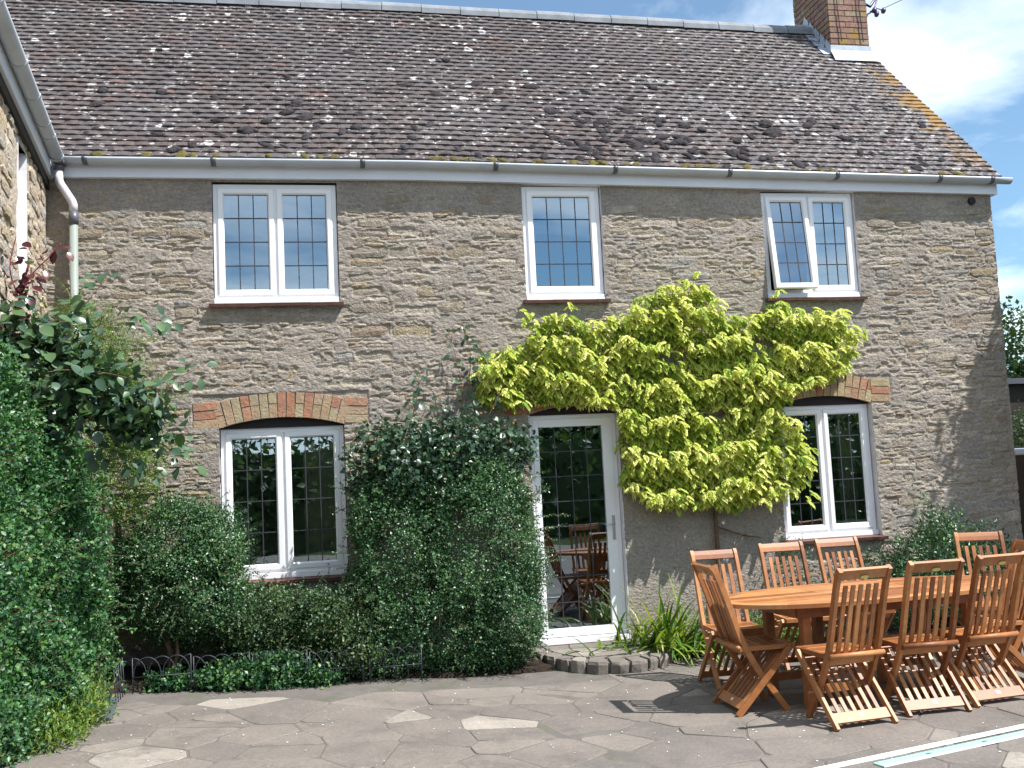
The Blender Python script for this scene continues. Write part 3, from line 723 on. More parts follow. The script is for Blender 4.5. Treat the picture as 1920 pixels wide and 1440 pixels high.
# --- fascia, gutter, roof
def sweep_x(x0,x1,n,prof,zfun,closed=True):
    V=[];F=[];k=len(prof)
    for i in range(n+1):
        x=x0+(x1-x0)*i/n; z=zfun(x)
        V+=[(x,p[0],z+p[1]) for p in prof]
    for i in range(n):
        for j in range(k if closed else k-1): F.append((i*k+j,(i+1)*k+j,(i+1)*k+(j+1)%k,i*k+(j+1)%k))
    if closed: F+=[tuple(range(k)),tuple(reversed(range(n*k,n*k+k)))]
    return MB().add(V,F)
xg0=-2.17
H(sweep_x(-2.30,7.02,40,[(-.055,0),(-.055,.19),(-.035,.19),(-.035,.02),(.06,.02),(.06,0)],zf).build('fascia', M['fascia'], house))
def gprof(r,yc,zc,r2): 
    a=[(yc+r*math.cos(t),zc-r*math.sin(t)) for t in np.linspace(math.pi*1.0,0,13)]   # front lip to back, round the bottom
    b=[(yc+r2*math.cos(t),zc-r2*math.sin(t)) for t in np.linspace(0,math.pi,13)]
    return a+b
GY=-.115; GZ=.148
gz=lambda x: zf(x)
H(sweep_x(-2.2,7.13,40,gprof(.056,GY,GZ,.051),gz).build('gutter', M['gutter'], house, smooth=True))
pxs=[-1.98,-.2,1.0,2.08,3.12,4.12,5.06,5.98,6.95]
for x in [-1.98]+[-.93+.03, .42,1.66,2.83,4.0,5.15,6.3,6.9]:
    H(sweep_x(x-.022,x+.022,1,gprof(.0605,GY,GZ,.0565),gz).build('gutter_bracket', M['clip'], house, smooth=True))
H(MB().add([(7.131,GY+.056*math.cos(t),gz(7.13)+GZ-.056*math.sin(t)) for t in np.linspace(0,math.pi,13)],[tuple(range(13))]).build('gutter_end_cap', M['clip'], house))
# roof deck (front slope, back slope)
VX0=-4.9; VX1=7.05; YR=2.52
def rp(x,y,off=0): return (x,y-off*.727,roofz(x,y)+off*.686)
V=[];F=[];n_=24
for i in range(n_+1):
    x=VX0+(VX1-.03-VX0)*i/n_; zr=roofz(x,YR)
    V+=[(x,-.03,roofz(x,-.03)-.035),(x,YR,zr-.035),(x,5.14,roofz(x,-.10)-.035)]
for i in range(n_):
    for k in range(2): F.append((3*i+k,3*i+3+k,3*i+4+k,3*i+1+k))
roof=H(MB().add(V,F).build('roof', M['darkwood'], house))
# tile prototype (x width, y up-slope, z normal), slight camber, a few variants
def tile_mesh(seed):
    q=random.Random(seed); w=.162; L=.265; th=.019; V=[];F=[]; nn=4
    for k,(v,zz) in enumerate(((0,0),(L,0))):
        for i in range(nn+1):
            u=-.5+i/nn; cam_=.006*(1-4*u*u)+q.uniform(-.0012,.0012); j=q.uniform(-.003,.003) if v==0 else 0
            V.append((u*w,v+j,cam_)); V.append((u*w,v+j,cam_+th))
    m=2*(nn+1)
    for i in range(nn):
        F+=[(2*i+1,2*i+3,m+2*i+3,m+2*i+1),(2*i,2*i+2,2*i+3,2*i+1)]
    F+=[(0,1,m+1,m),(2*nn,m+2*nn,m+2*nn+1,2*nn+1)]
    return V,F
TM=[tile_mesh(i) for i in range(8)]; TMm=[]
for v,f in TM:
    me=MB().add(v,f,0).mesh('tile'); me.materials.append(M['tile']); TMm.append(me)
gauge=.0993; rows_=38; tl=[]
q=random.Random(21); sl_=math.atan(SL); cs,sn=math.cos(sl_),math.sin(sl_)
for r_ in range(rows_):
    x=VX0+(.0825 if r_%2 else 0)
    while x<VX1-.06:
        w=.165
        xx=x+w/2
        if xx+.082>VX1: xx=VX1-.0825
        tl.append((xx,r_,q.uniform(-.010,.010),q.uniform(-.006,.006),q.random(),q.uniform(-.02,.02))); x+=w
def tile_tf(t_):
    xx,r_,rz,dz,rr,lift=t_
    yb=-.10+r_*gauge*cs; z=roofz(xx,yb)
    pt=math.atan(.0195/gauge)*.9   # each course rests on the one below
    e=.012*math.sin(xx*1.1)*math.sin(r_*.19)   # old sagging battens
    return Matrix.Translation((xx,yb,z+dz*.5+e))@Matrix.Rotation(sl_-pt*.85+lift*.6,4,'X')@Matrix.Rotation(rz,4,'Z')
order=sorted(tl,key=lambda t_: (0 if -2.2<t_[0] else 1, t_[1]+abs(t_[0])*.15))
resttiles=MB()
for k,t_ in enumerate(order):
    mt=tile_tf(t_); i=int(t_[4]*977)%8
    if k<300:
        o=bpy.data.objects.new('tile',TMm[i]); C.objects.link(o); o.parent=roof; o.matrix_basis=mt
    else: resttiles.add([mt@Vector(p) for p in TM[i][0]],TM[i][1],t_[4])
resttiles.build('upper_tiles', M['tile'], roof, kind='stuff')
# back slope tiles as one plain sheet of courses
bk=MB()
for r_ in range(38):
    y=5.14-r_*gauge*cs; 
    for a in range(0,12):
        xa=VX0+a; xb=min(VX1,xa+1.0-.003)
        za=roofz(xa,-.10)+(5.14-y)*SL*.985; zb=roofz(xb,-.10)+(5.14-y)*SL*.985
        bk.add([(xa,y,za),(xb,y,zb),(xb,y-.12,zb+.12*.9),(xa,y-.12,za+.12*.9),(xa,y,za-.02),(xb,y,zb-.02)],[(0,3,2,1),(0,1,5,4)],q.random())
bk.build('back_tiles', M['tile'], roof, kind='stuff')
# moss cushions
ic=[]
def cushion(seed):
    qq=random.Random(seed); V=[];F=[]; ns=8; 
    for k,(rr,hh) in enumerate(((1,0),(.86,.55),(.5,.92))):
        for j in range(ns):
            a=2*math.pi*j/ns+k*.3; s=qq.uniform(.62,1.25); V.append((rr*math.cos(a)*s,rr*math.sin(a)*s,hh*qq.uniform(.85,1.1)-.15))
    V.append((0,0,1))
    for k in range(2):
        for j in range(ns): F.append((k*ns+j,k*ns+(j+1)%ns,(k+1)*ns+(j+1)%ns,(k+1)*ns+j))
    for j in range(ns): F.append((2*ns+j,2*ns+(j+1)%ns,3*ns))
    return MB().add(V,F)
CU=[cushion(i).mesh('moss_clump') for i in range(10)]; CUg=[c.copy() for c in CU]
for me in CU: me.materials.append(M['moss'])
for me in CUg: me.materials.append(M['mossg'])
for me in CU+CUg: me.polygons.foreach_set('use_smooth',[True]*len(me.polygons))
q=random.Random(77)
for k in range(285):
    if k<60: x=q.uniform(-2.1,6.8); sv=q.uniform(.0,.10); s=q.uniform(.02,.055); me=q.choice(CUg)
    elif k<120: x=q.gauss(3.15,.5); sv=abs(q.gauss(.55,.35))+.08; s=q.uniform(.025,.075); me=q.choice(CU)
    else: x=q.uniform(-2.1,6.9); sv=min(3.4,abs(q.gauss(0,1.1))+.1); s=q.uniform(.022,.065) if q.random()<.85 else q.uniform(.06,.1); me=q.choice(CU)
    row=int(sv/gauge); sv=row*gauge+.01
    y=-.10+sv*cs; o=bpy.data.objects.new('moss_clump',me); C.objects.link(o); o.parent=roof
    o.matrix_basis=Matrix.Translation((x,y,roofz(x,y)+.022))@Matrix.Rotation(sl_,4,'X')@Matrix.Rotation(q.uniform(0,6),4,'Z')@Matrix.Diagonal((s*q.uniform(1.0,1.7),s*q.uniform(.7,1.1),s*q.uniform(.3,.5),1))
# ridge tiles
x=-4.9
q=random.Random(4)
while x<6.42:
    L=.478; xe=min(x+L-.006,6.44); V=[];k=9; zr=roofz((x+xe)/2,YR)
    e=q.uniform(-.006,.006)
    for xx,rr in ((x,.134),(x+.02,.134),(xe,.127)):
        for j in range(k):
            t_=math.pi*(-.04+1.08*j/(k-1)); V.append((xx,YR+rr*1.05*math.cos(t_),zr+e-.075+rr*(abs(math.sin(t_))**.9*(1 if math.sin(t_)>0 else -1))))
    F=[(i*k+j,(i+1)*k+j,(i+1)*k+j+1,i*k+j+1) for i in range(2) for j in range(k-1)]+[tuple(range(k)),tuple(reversed(range(2*k,3*k)))]
    MB().add(V,F,q.random()).build('ridge_tile', M['ridge'], roof, smooth=False); x+=L
# --- chimney
cx0,cx1,cy0,cy1=6.45,6.99,2.0,2.88
chim=H(MB().box(cx0+.012,cx1-.012,cy0+.012,cy1-.012,6.3,8.9).build('chimney', M['mortar'], house))
q=random.Random(9); z=6.62; row=0
while z<8.9:
    for face in range(3):
        if face==0: L0,L1=cx0,cx1
        else: L0,L1=cy0,cy1
        u=L0-(.0 if row%2 else .11)
        while u<L1-.01:
            a=max(u,L0)+.004; b=min(u+.225,L1)-.004; u+=.225
            if b-a<.03: continue
            pr=q.uniform(0,.004); r=q.random()
            if z>8.2 and q.random()<.0: continue
            if face==0: mbb=MB().box(a,b,cy0-pr,cy0+.05,z+.004,z+.066,r)
            elif face==1: mbb=MB().box(cx0-pr,cx0+.05,a+.001,b,z+.004,z+.066,r)
            else: mbb=MB().box(cx1-.05,cx1+pr,a+.001,b,z+.004,z+.066,r)
            if face==2 and z<6.9: continue
            mbb.build('brick', M['chim'], chim)
    z+=.075; row+=1
# lead flashings
fl=MB()
fl.add([(cx0-.04,cy0-.155,roofz(6.7,cy0-.155)+.045),(cx1+.03,cy0-.155,roofz(6.7,cy0-.155)+.045),(cx1+.015,cy0-.016,roofz(6.7,cy0)+.07),(cx0-.015,cy0-.016,roofz(6.7,cy0)+.07),(cx1+.01,cy0-.012,roofz(6.7,cy0)+.14),(cx0-.01,cy0-.012,roofz(6.7,cy0)+.14)],[(0,1,2,3),(3,2,4,5)])
fl.build('flashing', M['flash'], chim)
y=cy0-.02; fs=MB()
while y<YR+.05:
    zb=roofz(6.4,y); fs.add([(cx0-.014,y,zb+.02),(cx0-.014,y+.16,zb+.19),(cx0-.014,y+.10,zb+.28),(cx0-.014,y+.01,zb+.17)],[(0,3,2,1)]); 
    fs.add([(cx0-.014,y,zb+.03),(cx0-.014,y+.16,zb+.03+.16*SL),(cx0-.12,y+.16,zb+.02+.16*SL+.01),(cx0-.12,y,zb+.03)],[(0,1,2,3)]); y+=.125
fs.build('stepped_flashing', M['flash'], chim)
for px_ in (cx0+.13, cx0+.43):
    MB().tube([(px_,cy0-.02,8.9),(px_-.01,cy0-.022,7.4),(px_+.015,cy0-.02,6.95)],.006,6).build('cable', M['dark'], chim)
# aerial on the right side of the chimney
aer=empty('aerial',(7.06,2.1,7.3),'dark purple aerial head on a bent bracket at the right of the chimney','aerial')
def A(o): return at0(aer,o)
A(MB().tube([(7.0,2.1,7.25),(7.06,2.1,7.38),(7.16,2.1,7.44),(7.22,2.1,7.6)],.012,8).build('mast', M['purple'], aer, smooth=True))
A(MB().tube([(7.0,2.12,7.55),(7.12,2.12,7.5),(7.24,2.12,7.66)],.02,8).build('bracket_arm', M['purple'], aer, smooth=True))
A(MB().tube([(7.1,2.1,7.42),(7.2,2.1,7.47),(7.3,2.1,7.44)],.007,6).build('boom', M['purple'], aer, smooth=True))
for (x_,z_) in ((7.14,7.43),(7.17,7.38),(7.27,7.43)): A(MB().tube([(x_,2.08,z_-.03),(x_+.01,2.08,z_+.0),(x_+.02,2.08,z_+.035)],[.022,.034,.02],8).build('dipole', M['purple'], aer, smooth=True))
MB().tube([(7.27,2.1,7.46),(9.5,2.6,8.6),(14,3.5,11)],.005,5).build('overhead_wire', M['dark'], label='thin overhead wire running up right from the chimney aerial', cat='wire')
# small things on the wall
H(MB().tube([(6.737,-.03,4.298),(6.737,.01,4.298)],.04,12).build('wall_vent', M['dark'], house))

# downpipe at the inner corner
dp=empty('downpipe',(-2.09,-.08,0),'grey downpipe with pale swan neck in the inner corner of the walls','downpipe')
def D_(o): return at0(dp,o)
zt=4.56
D_(MB().tube([(-2.20,-.115,zt),(-2.20,-.115,4.5)],.044,14).build('gutter_outlet', M['clip'], dp, smooth=True))
D_(MB().tube([(-2.20,-.115,4.50),(-2.20,-.113,4.42),(-2.19,-.11,4.385),(-2.10,-.09,4.235),(-2.09,-.085,4.205),(-2.088,-.085,4.14)],.036,14).build('swan_neck', M['pipew'], dp, smooth=True))
D_(MB().tube([(-2.088,-.085,4.14),(-2.088,-.085,4.03)],.041,14).build('pipe_collar', M['clip'], dp, smooth=True))
D_(MB().tube([(-2.088,-.085,4.03),(-2.088,-.085,.1)],.035,14).build('pipe', M['pipe'], dp, smooth=True))
# corner union where both gutters meet
H(MB().box(-2.235,-2.14,-.172,-.06,zf(-2.2)+.085,zf(-2.2)+.152).build('gutter_corner', M['clip'], house, bevel=.012))

# ================================================================== WING (left building)
wing = empty('stone_wing', (XC-.6,-3,0), 'projecting stone wing at the far left with grey gutter and white fascia', 'building')
def W_(o): return at0(wing,o)
ang=math.atan2(-1.0,.128); WT=Matrix.Translation((XC,0,0))@Matrix.Rotation(ang,4,'Z')   # local x runs along the wall towards the camera, local -y... faces right
# local frame: u along wall, outward normal (towards +x world) is local +y -> mirror so that -y is outward
WT=Matrix.Translation((XC,0,0))@Matrix.Rotation(ang,4,'Z')@Matrix.Diagonal((1,-1,1,1))
LW=6.5; resw=.022
us=np.arange(0,LW+resw,resw); zw=np.arange(1.6,4.5,resw); U,ZW=np.meshgrid(us,zw,indexing='ij'); P=np.stack([U.ravel(),ZW.ravel()*1.9,np.full(U.size,3.3)],1)
hw=(.007*noise(P,3.2,13,3)+.006*noise(P,12,14,3))
Vl=np.stack([U.ravel(),-hw,ZW.ravel(),np.ones(U.size)],1); WM=np.array(WT); Vw=(Vl@WM.T)[:,:3]
nu,nzw=len(us)-1,len(zw)-1; ii,jj=np.meshgrid(np.arange(nu),np.arange(nzw),indexing='ij')
uc=us[ii]+resw/2; zc_=zw[jj]+resw/2; kp=~((uc>1.10)&(uc<1.48)&(zc_>3.3)&(zc_<4.30))
ii=ii[kp]; jj=jj[kp]; a=ii*(nzw+1)+jj; F=np.stack([a,a+1,a+(nzw+1)+1,a+(nzw+1)],1)
wwall=W_(link('wing_wall', np_mesh('wing_wall',Vw,F), M['wmortar'], wing, True))
W_(MB().add([WT@Vector(p) for p in [(0,.0,-.1),(LW,.0,-.1),(LW,.0,1.62),(0,.0,1.62)]],[(0,1,2,3)]).build('wing_wall_foot', M['mortar'], wing))
st=[]; z=1.9; q=random.Random(15)
while z<4.42:
    hh=q.choice([.05,.06,.08,.09,.11]); u=.02
    while u<3.6:
        w=min(q.uniform(1.4,4)*hh+.03,.34); cu_,cz_=u+w/2,z+hh/2
        if not(1.06<cu_+w/2 and cu_-w/2<1.52 and 3.25<cz_<4.34): st.append((cu_,cz_,w,hh,q.gauss(.012,.006),q.random()))
        u+=w+q.uniform(.008,.03)
    z+=hh+q.uniform(.004,.014)
rw=place_stones(st,wwall,WT,nind=140,meshes=SMw); rw.build('rubble_infill', M['wstone'], wwall, kind='stuff')
def wb(mb_,a): 
    mb_.v=[tuple(WT@Vector(p)) for p in mb_.v]; mb_.f=[tuple(reversed(f)) for f in mb_.f]; return mb_
W_(wb(MB().box(-.02,LW,-.06,-.035,4.45,4.66).box(-.02,LW,-.035,.05,4.45,4.47),0).build('fascia', M['fascia'], wing))
W_(wb(MB().box(-.0,LW,-.034,.06,4.36,4.449),0).build('wall_plate_board', M['darkwood'], wing))
def sw(u0,u1,prof,n=1):
    V=[];F=[];k=len(prof)
    for i in range(n+1):
        u=u0+(u1-u0)*i/n; V+=[(u,p[0],4.465+p[1]) for p in prof]
    for i in range(n):
        for j in range(k): F.append((i*k+j,(i+1)*k+j,(i+1)*k+(j+1)%k,i*k+(j+1)%k))
    F+=[tuple(range(k)),tuple(reversed(range(n*k,n*k+k)))]
    return wb(MB().add(V,F),0)
W_(sw(.18,LW,gprof(.056,GY,GZ,.051),10).build('gutter', M['gutter'], wing, smooth=True))
for u in (.22,.75,1.05,1.6,2.2,3.1): W_(sw(u-.02,u+.02,gprof(.061,GY,GZ,.0565)).build('gutter_bracket', M['gutter'], wing, smooth=True))
# wing window
mb=MB(); frame_rect(mb,1.11,1.47,3.3,4.30,.05,.06,.12,.06)
ww=W_(wb(mb,0).build('window', M['upvc'], wing))
for (a,b) in ((1.16,1.42),):
    for i in range(2):
        for j in range(3):
            xa=a+(b-a)*i/2; xb=a+(b-a)*(i+1)/2; za=3.36+.88*j/3; zb=3.36+.88*(j+1)/3
            wb(MB().add([(xa,.10,za),(xb,.10,za),(xb,.10,zb),(xa,.10,zb)],[(0,1,2,3)]),0).build('pane', M['glass'], ww)
for uu in (1.095,1.485): wb(MB().box(uu-.008,uu+.008,-.008,.14,3.28,4.32),0).build('reveal', M['plaster'], ww)
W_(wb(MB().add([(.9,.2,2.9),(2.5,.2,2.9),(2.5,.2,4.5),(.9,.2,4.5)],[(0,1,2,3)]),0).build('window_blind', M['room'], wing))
# wing roof
V=[(-.3,-.09,4.64),(LW,-.09,4.64),(LW,2.9,7.7),(-.3,2.9,7.7)]
W_(wb(MB().add(V,[(0,1,2,3)]),0).build('roof', M['tile'], wing))
W_(wb(MB().box(LW-.3,LW,.03,5.8,-.1,4.5),0).build('wing_end_wall', M['mortar'], wing))

# curtains inside
def curtain(x0,x1,z0,z1,y,mat,label,lean=0):
    V=[];F=[];n_=26
    for i in range(n_+1):
        u=i/n_; x=x0+(x1-x0)*u; V+=[(x,y+.018*math.sin(u*26),z1),(x+lean*(1-u),y+.02*math.sin(u*26+.4),(z0+z1)/2),(x+lean*1.6*(1-u),y+.018*math.sin(u*26+.7),z0)]
    for i in range(n_):
        for k in range(2): F.append((3*i+k,3*i+3+k,3*i+4+k,3*i+1+k))
    MB().add(V,F).build('curtain', mat, smooth=True, label=label, cat='curtain', group='curtains behind the windows')
curtain(-.90,-.80,3.36,4.4,.20,M['curtain'],'pale pink curtain at the left edge of the left upstairs window',.05)
curtain(.08,.16,3.36,4.4,.20,M['curtain'],'pale curtain at the right edge of the left upstairs window')
curtain(-.20,.10,1.0,2.15,.26,M['curtainb'],'beige curtain in the right half of the lower left window')
curtain(5.14,5.34,1.0,2.15,.26,M['curtainb'],'beige curtain at the right of the lower right window')
# window-sill ornaments in the lower left window
o=empty('flower_jar',(-.62,.27,.95),'small jar of tiny white flowers inside the lower left window','vase')
at0(o,MB().tube([(-.62,.27,.95),(-.62,.27,1.0),(-.62,.27,1.1),(-.62,.27,1.14)],[.03,.045,.03,.035],12).build('jar', M['curtainb'], o, smooth=True))
fb=MB(); q=random.Random(2)
for k in range(9):
    a=(-.62+q.uniform(-.09,.09),.25+q.uniform(-.04,.04),1.3+q.uniform(-.06,.09)); fb.tube([a,(a[0],a[1]-.001,a[2]+.016)],[.009,.012],6)
at0(o,fb.build('flowers', M['whitep'], o))
sb=MB()
for k in range(6): sb.tube([(-.62,.27,1.13),(-.62+q.uniform(-.08,.08),.26,1.32)],.002,4)
at0(o,sb.build('stems', M['L_tree'], o))
# ================================================================== PLANTS
def leaf_mesh(name, Pc, D, Nn, L, Wd, fold=.25, round_=False, droop=0.0):
    """one small folded leaf per point: Pc base, D direction, Nn rough normal, L length, Wd half width"""
    n=len(Pc); D=D/np.linalg.norm(D,axis=1)[:,None]; S=np.cross(D,Nn); S/=np.maximum(np.linalg.norm(S,axis=1),1e-6)[:,None]; U=np.cross(S,D)
    L=L[:,None]; Wd=Wd[:,None]
    if not round_:
        b=Pc; t=Pc+D*L-U*L*droop; l=Pc+D*L*.45+S*Wd+U*Wd*fold; r=Pc+D*L*.45-S*Wd+U*Wd*fold
        V=np.stack([b,l,t,r],1).reshape(-1,3); i=np.arange(n)*4
        F=np.concatenate([np.stack([i,i+1,i+2],1),np.stack([i,i+2,i+3],1)],1).reshape(-1,3); rep=2
    else:
        b=Pc; m1=Pc+D*L*.33-U*L*.01; m2=Pc+D*L*.72-U*L*droop*.5; t=Pc+D*L-U*L*droop
        l1=Pc+D*L*.30+S*Wd+U*Wd*fold; r1=Pc+D*L*.30-S*Wd+U*Wd*fold; l2=Pc+D*L*.68+S*Wd*.82+U*Wd*fold-U*L*droop*.4; r2=Pc+D*L*.68-S*Wd*.82+U*Wd*fold-U*L*droop*.4
        V=np.stack([b,l1,l2,t,r2,r1,m1,m2],1).reshape(-1,3); i=np.arange(n)*8
        T=[(0,1,6),(1,2,7),(1,7,6),(2,3,7),(0,6,5),(6,7,4),(6,4,5),(7,3,4)]
        F=np.concatenate([np.stack([i+a,i+b_,i+c],1) for a,b_,c in T],1).reshape(-1,3); rep=8
    return V,F,rep
def ell_shell(ells, n, seed, noise_amp=.06, nsc=5, ymax=-.02, zmin=.02, hollow=.0, depth=.12, hseed=3):
    """points near the surface of a union of ellipsoids, with outward normals"""
    q=np.random.default_rng(seed); E=np.array(ells,float); A=(E[:,3]*E[:,4]+E[:,4]*E[:,5]+E[:,3]*E[:,5]); out=[];nor=[]
    tot=0
    while tot<n:
        k=q.choice(len(E),size=n,p=A/A.sum()); d=q.normal(size=(n,3)); d/=np.linalg.norm(d,axis=1)[:,None]
        c=E[k,:3]; r=E[k,3:6]; N_=d/r; N_/=np.linalg.norm(N_,axis=1)[:,None]
        p=c+d*r; dn=noise(p,nsc,hseed,3)*noise_amp; dd=-np.abs(q.normal(size=n))*depth*.5+q.normal(size=n)*.008
        lump=np.clip(-.25-noise(p,nsc*1.7,hseed+17,2),0,1.2)*noise_amp*2.6
        p=p+N_*(dn+dd-lump)[:,None]
        ins=np.zeros(n,bool)
        for e in E:
            v=(((p-e[:3])/(e[3:6]-depth*.9))**2).sum(1); ins|=(v<1)
        gz_=.048*np.clip(1.6-p[:,0],0,3.6)
        keep=(~ins)&(p[:,1]<ymax)&(p[:,2]>zmin+gz_)
        if hollow>0: keep&=(noise(p,nsc*.8,hseed+9,2)>-1+hollow)|(dd>-.2*depth)&(noise(p,nsc*.8,hseed+9,2)>-1+hollow*.8)
        out.append(p[keep]); nor.append(N_[keep]); tot+=keep.sum()
    return np.concatenate(out)[:n],np.concatenate(nor)[:n]
def foliage(name, ells, ncl, per, L, Wd, mat, parent, seed, clump=.05, ymax=-.03, zmin=.03, amp=.07, up=.35, hollow=0, depth=.14, nsc=5, droop=.1, rshift=0.0):
    q=np.random.default_rng(seed+100); c,nn=ell_shell(ells,ncl,seed,amp,nsc,ymax,zmin,hollow,depth,seed)
    P=np.repeat(c,per,0)+q.normal(size=(ncl*per,3))*clump*np.array([1,1,1]); Nn=np.repeat(nn,per,0)
    D=Nn*.5+q.normal(size=P.shape)*.75+np.array([0,0,up]); up_=Nn*.8+np.array([0,0,.6])+q.normal(size=P.shape)*.5
    P[:,1]=np.minimum(P[:,1],ymax)
    n=len(P); sz=q.uniform(.65,1.25,n)
    V,F,rep=leaf_mesh(name,P,D,up_,L*sz,Wd*sz*q.uniform(.8,1.15,n),droop=droop)
    cr_v=np.repeat(q.random(ncl),per)*.45+q.random(n)*.5; cr_v=np.clip(cr_v+rshift,0,.999)
    return link(name,np_mesh(name,V,F,np.repeat(cr_v,rep)),mat,parent,False,kind='stuff')
def shoots(name, bases, dirs, lens, mat, parent, seed, L, Wd, gap=.025, stemr=.0025, droop=.1, arch=.3, stem_mat=None, leaves_per=2, jitter=.25):
    """stray shoots with leaves along them"""
    q=np.random.default_rng(seed); PB=[];PD=[];PN=[]; st=MB()
    for b,d,l in zip(bases,dirs,lens):
        b=np.array(b,float); d=np.array(d,float); d/=np.linalg.norm(d); pts=[]; k=max(4,int(l/gap)); p=b.copy(); dd=d.copy()
        for i in range(k+1):
            pts.append(tuple(p)); dd=dd+np.array([0,0,-arch*1.0/k])+q.normal(size=3)*jitter/k**.5*.35; dd/=np.linalg.norm(dd); p=p+dd*(l/k)
            if i>0:
                for s in range(leaves_per):
                    sd=np.cross(dd,q.normal(size=3)); sd/=np.linalg.norm(sd); PB.append(p+sd*.002); PD.append(sd*.8+dd*.6+np.array([0,0,-.1])); PN.append(np.array([0,-.4,1])+q.normal(size=3)*.4)
        st.tube(pts,[stemr*(1-.6*i/k) for i in range(k+1)],4,caps=False)
    PB=np.array(PB);PD=np.array(PD);PN=np.array(PN);n=len(PB);sz=q.uniform(.6,1.2,n)
    V,F,rep=leaf_mesh(name,PB,PD,PN,L*sz,Wd*sz,droop=droop)
    o=link(name,np_mesh(name,V,F,np.repeat(q.random(n),rep)),mat,parent,False,kind='stuff'); s_=st.build('shoots',stem_mat or M['bark'],parent,kind='stuff'); return o,s_
def shoot_set(ells, n, seed, lmin, lmax, upb=.3, ymax=-.05, zmin=.3):
    c,nn=ell_shell(ells,n,seed,.04,5,ymax,zmin,0,.05,seed); q=np.random.default_rng(seed+5)
    d=nn+q.normal(size=c.shape)*.45+np.array([0,0,upb]); return c,d,q.uniform(lmin,lmax,n)
def twigs(parent, base, targets, r0=.012, mat=None, seed=1, name='stem'):
    q=random.Random(seed)
    for t_ in targets:
        b=Vector(base)+Vector((q.uniform(-.04,.04),q.uniform(-.03,.03),0)); t=Vector(t_); n=6; pts=[]
        for i in range(n+1):
            u=i/n; p=b.lerp(t,u)+Vector((q.uniform(-.03,.03),q.uniform(-.03,.03),0))*(1 if 0<i<n else 0); p.z=b.z+(t.z-b.z)*(u**.8); pts.append(p)
        at0(parent,MB().tube(pts,[r0*(1-.7*i/n) for i in range(n+1)],6).build(name,mat or M['bark'],parent,smooth=True))

# central evergreen shrub
E1=[(.62,-.30,.95,.44,.42,.80),(1.30,-.36,1.0,.55,.48,.84),(.95,-.42,.55,.78,.44,.52),(.55,-.56,.2,.42,.22,.24),(1.15,-.54,.2,.5,.20,.24),(1.22,-.32,1.45,.52,.34,.46),(.55,-.25,1.38,.36,.30,.46),(1.45,-.40,.55,.38,.44,.55),(.45,-.34,.55,.32,.38,.5)]
s1=empty('evergreen_shrub',(1.0,-.35,.03),'tall rounded dark green small leaved shrub between the lower left window and the glazed door','shrub')
at0(s1,foliage('foliage',E1,9500,10,.025,.0085,M['L_shrub'],s1,1,clump=.035,amp=.08,depth=.13))
o,s_=shoots('shoot_leaves',*shoot_set(E1,260,12,.07,.24,.15,-.15,.2),M['L_shrub'],s1,13,.021,.0075,gap=.014); at0(s1,o);at0(s1,s_)
bs=[(1.55,-.55,1.62),(1.72,-.5,1.3),(1.75,-.5,1.15),(1.7,-.55,.9),(1.68,-.5,1.45)]; o,s_=shoots('shoot_leaves',bs,[(1,-.2,.25),(1,-.3,.1),(1,-.2,.3),(1,-.3,.2),(1,-.2,.4)],[.35,.36,.3,.3,.25],M['L_shrub'],s1,14,.024,.009,gap=.016,arch=.2); at0(s1,o);at0(s1,s_)
twigs(s1,(1.0,-.4,.03),[(1.3,-.6,.9),(1.5,-.65,.6),(.8,-.6,.9),(1.35,-.7,.45),(.6,-.5,.7),(1.15,-.65,.4)],.013,seed=3)
# low shrub under the window
E2=[(-.50,-.36,.56,.44,.38,.26),(-.05,-.38,.52,.42,.40,.27),(.25,-.40,.42,.32,.42,.36),(-.75,-.36,.6,.3,.34,.24),(.1,-.42,.3,.4,.4,.24),(.12,-.62,.16,.28,.18,.2)]
s2=empty('low_shrub',(-.2,-.35,.12),'low spreading shrub with reddish flecks clipped beneath the lower left window','shrub')
at0(s2,foliage('foliage',E2,4200,10,.026,.009,M['L_low'],s2,21,clump=.035,amp=.09,depth=.13,zmin=.1))
o,s_=shoots('shoot_leaves',*shoot_set(E2,130,22,.06,.2,.35,-.12,.2),M['L_low'],s2,23,.022,.008,gap=.014); at0(s2,o);at0(s2,s_)
twigs(s2,(-.55,-.4,.12),[(-.9,-.6,.55),(-.3,-.65,.5),(-.1,-.65,.5),(-.7,-.65,.5)],.012,seed=5)
twigs(s2,(.1,-.45,.08),[(.3,-.7,.5),(-.1,-.7,.45)],.012,seed=8)
# dome shaped shrub
E3=[(-1.22,-.46,1.05,.47,.42,.55),(-1.02,-.46,.82,.36,.40,.42),(-1.36,-.45,.92,.34,.38,.42),(-1.0,-.40,1.2,.28,.34,.36)]
s3=empty('dome_shrub',(-1.2,-.5,.15),'rounded dome shaped evergreen shrub on a bare stem left of the lower left window','shrub')
at0(s3,foliage('foliage',E3,4600,10,.025,.0085,M['L_shrub'],s3,31,clump=.035,amp=.09,depth=.13,zmin=.25))
o,s_=shoots('shoot_leaves',*shoot_set(E3,170,32,.06,.2,.3,-.12,.5),M['L_shrub'],s3,33,.021,.0075,gap=.014); at0(s3,o);at0(s3,s_)
twigs(s3,(-1.26,-.66,.14),[(-1.3,-.55,.7),(-1.1,-.6,.75),(-1.45,-.5,.8)],.022,seed=6)
